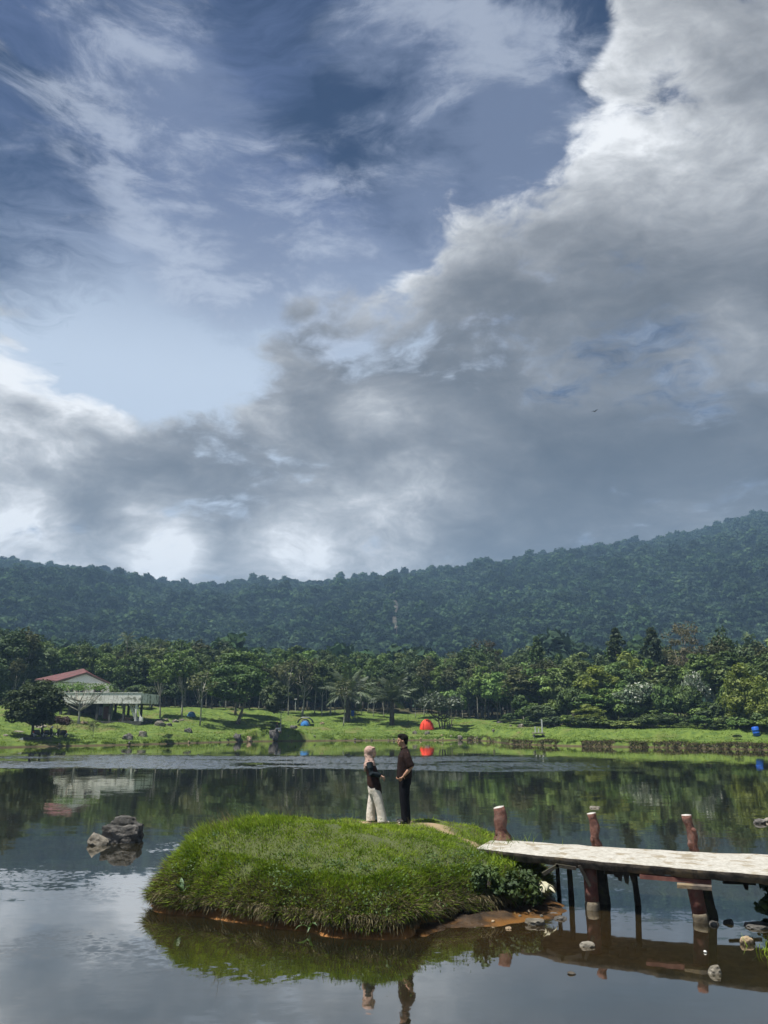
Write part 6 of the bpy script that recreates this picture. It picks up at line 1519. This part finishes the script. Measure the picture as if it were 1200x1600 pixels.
# ------------------------------------------------------------------ forest on the hills
def hill_forest():
    col = bpy.data.collections.new('jungle_crowns')
    for k in range(6):
        rad = [(5.2, 5.2, 4.6), (4.4, 4.4, 5.4), (6.2, 6.0, 4.2), (3.8, 3.8, 6.2), (5.0, 5.4, 4.4), (5.6, 5.2, 5.0)][k]
        cm, C = crown_mesh('jungle_crown', M['leaf_jungle'], 200 + k, 24, 30, 0.85, (0, 0, rad[2] * 0.75), rad, 'dome' if k % 2 else 'round', 0.30)
        o = bpy.data.objects.new('jungle_crown', cm); col.objects.link(o)
    # patch of hillside in view
    A = np.linspace(-0.95, 0.95, 260); Yv = np.concatenate([np.linspace(174, 335, 30), np.linspace(345, 900, 120), np.linspace(910, 960, 4)])
    a, y = np.meshgrid(A, Yv); x = a * y; z = np.maximum(hill_z(x, y), np.where(y < 345, land_z(x, y) - 0.5, -99))
    V = np.stack([x.ravel(), y.ravel(), z.ravel()], 1); ny, nx = x.shape; i = np.arange(ny * nx).reshape(ny, nx)
    F = np.stack([i[:-1, :-1].ravel(), i[:-1, 1:].ravel(), i[1:, 1:].ravel(), i[1:, :-1].ravel()], 1)
    o = link('hill_forest', np_mesh('hill_forest', V, F, M['leaf_jungle'])); tag(o, kind='stuff')
    ng = bpy.data.node_groups.new('hill_forest', 'GeometryNodeTree')
    ng.interface.new_socket('Geometry', in_out='INPUT', socket_type='NodeSocketGeometry'); ng.interface.new_socket('Geometry', in_out='OUTPUT', socket_type='NodeSocketGeometry')
    N = ng.nodes; L = ng.links; gi = N.new('NodeGroupInput'); go = N.new('NodeGroupOutput')
    ds = N.new('GeometryNodeDistributePointsOnFaces'); ds.distribute_method = 'POISSON'; ds.inputs['Distance Min'].default_value = 7.0; ds.inputs['Density Max'].default_value = 0.05; ds.inputs['Seed'].default_value = 3
    ci = N.new('GeometryNodeCollectionInfo'); ci.inputs['Collection'].default_value = col; ci.inputs['Separate Children'].default_value = True; ci.inputs['Reset Children'].default_value = True
    io = N.new('GeometryNodeInstanceOnPoints'); io.inputs['Pick Instance'].default_value = True
    rv = N.new('FunctionNodeRandomValue'); rv.data_type = 'FLOAT_VECTOR'; rv.inputs[0].default_value = (-0.12, -0.12, 0); rv.inputs[1].default_value = (0.12, 0.12, 6.28)
    rs = N.new('FunctionNodeRandomValue'); rs.data_type = 'FLOAT'; rs.inputs[2].default_value = 0.75; rs.inputs[3].default_value = 1.9; rs.inputs['Seed'].default_value = 5
    L.new(gi.outputs[0], ds.inputs['Mesh']); L.new(ds.outputs['Points'], io.inputs['Points']); L.new(ci.outputs[0], io.inputs['Instance'])
    L.new(rv.outputs[0], io.inputs['Rotation']); L.new(rs.outputs[1], io.inputs['Scale']); L.new(io.outputs[0], go.inputs[0])
    md = o.modifiers.new('trees', 'NODES'); md.node_group = ng
hill_forest()
# pale landslide scar: a strip of bare rock standing clear of the crowns
def scar():
    rdn = random.Random(5); V, F = [], []
    n = 14
    for i in range(n + 1):
        py = 982 - (982 - 925) * i / n; px = 617 + 2.5 * math.sin(i * 0.9) + rdn.uniform(-1, 1); w = (0.8 + 2.4 * math.sin(math.pi * (0.12 + 0.76 * (1 - i / n)))) * rdn.uniform(0.7, 1.2)
        for q in (-1, 1):
            r = ray(px + q * w, py); Y = np.arange(330, 900, 1.0); h = np.nonzero(hill_z(r[0] * Y, Y) + 12.0 > CAM_H + r[2] * Y)[0]; Yh = float(Y[h[0]]) if len(h) else 700.0
            V.append((r[0] * Yh, Yh, CAM_H + r[2] * Yh))
            V.append((r[0] * Yh, Yh + 14.0, CAM_H + r[2] * Yh - 26.0))
    for i in range(n):
        a = i * 4; F += [(a, a + 2, a + 6, a + 4), (a + 1, a + 5, a + 7, a + 3), (a, a + 4, a + 5, a + 1), (a + 2, a + 3, a + 7, a + 6)]
    o = link('rock_scar', np_mesh('rock_scar', V, F, surf('scar', (0.022, 0.028, 0.020), (0.085, 0.074, 0.060), 0.12, 0.95, 0.4))); tag(o, kind='structure')
scar()

# ------------------------------------------------------------------ bird
p = at(929, 643, 70.0); root = thing('bird', 'small dark bird gliding high up under the grey clouds', 'bird', p, 0.8)
mb = MB(); mb.loft([(0, 0, 0, 0.01, 0.01)] * 1 + [(0, 0, 0.01, 0.02, 0.02)], 8)
mb = MB(); mb.tube([(-0.16, 0, 0), (-0.05, 0, 0.0), (0.06, 0, 0.01), (0.13, 0, 0.03), (0.17, 0, 0.025)], [0.012, 0.035, 0.035, 0.022, 0.006], 8); mb.add([(-0.10, -0.01, 0), (-0.26, -0.05, 0), (-0.26, 0.05, 0), (-0.10, 0.01, 0.012)], [(0, 1, 2, 3), (3, 2, 1, 0)])
mb.build('body', M['hair'], root, True)
for q in (-1, 1):
    V = [(0.06, q * 0.03, 0.02), (0.09, q * 0.18, 0.10), (0.00, q * 0.36, 0.14), (-0.04, q * 0.18, 0.09), (-0.06, q * 0.03, 0.02)]
    V2 = [(x, y, z - 0.008) for x, y, z in V]
    MB().add(V + V2, [(0, 1, 2, 3, 4), (9, 8, 7, 6, 5), (0, 5, 6, 1), (1, 6, 7, 2), (2, 7, 8, 3), (3, 8, 9, 4), (4, 9, 5, 0)]).build('wing', M['hair'], root)

# ------------------------------------------------------------------ haze
def build_haze():
    m = bpy.data.materials.new('haze'); m.use_nodes = True; T = NT(m.node_tree); T.n.clear(); out = T.node('ShaderNodeOutputMaterial')
    v = T.node('ShaderNodeVolumePrincipled', {'Color': (0.40, 0.66, 1.0, 1), 'Density': 0.00036, 'Anisotropy': 0.0})
    T.l.new(v.outputs[0], out.inputs['Volume'])
    tag(MB().box((0, 1500, 129), (5600, 4400, 264)).build('haze', m), kind='stuff')
build_haze()
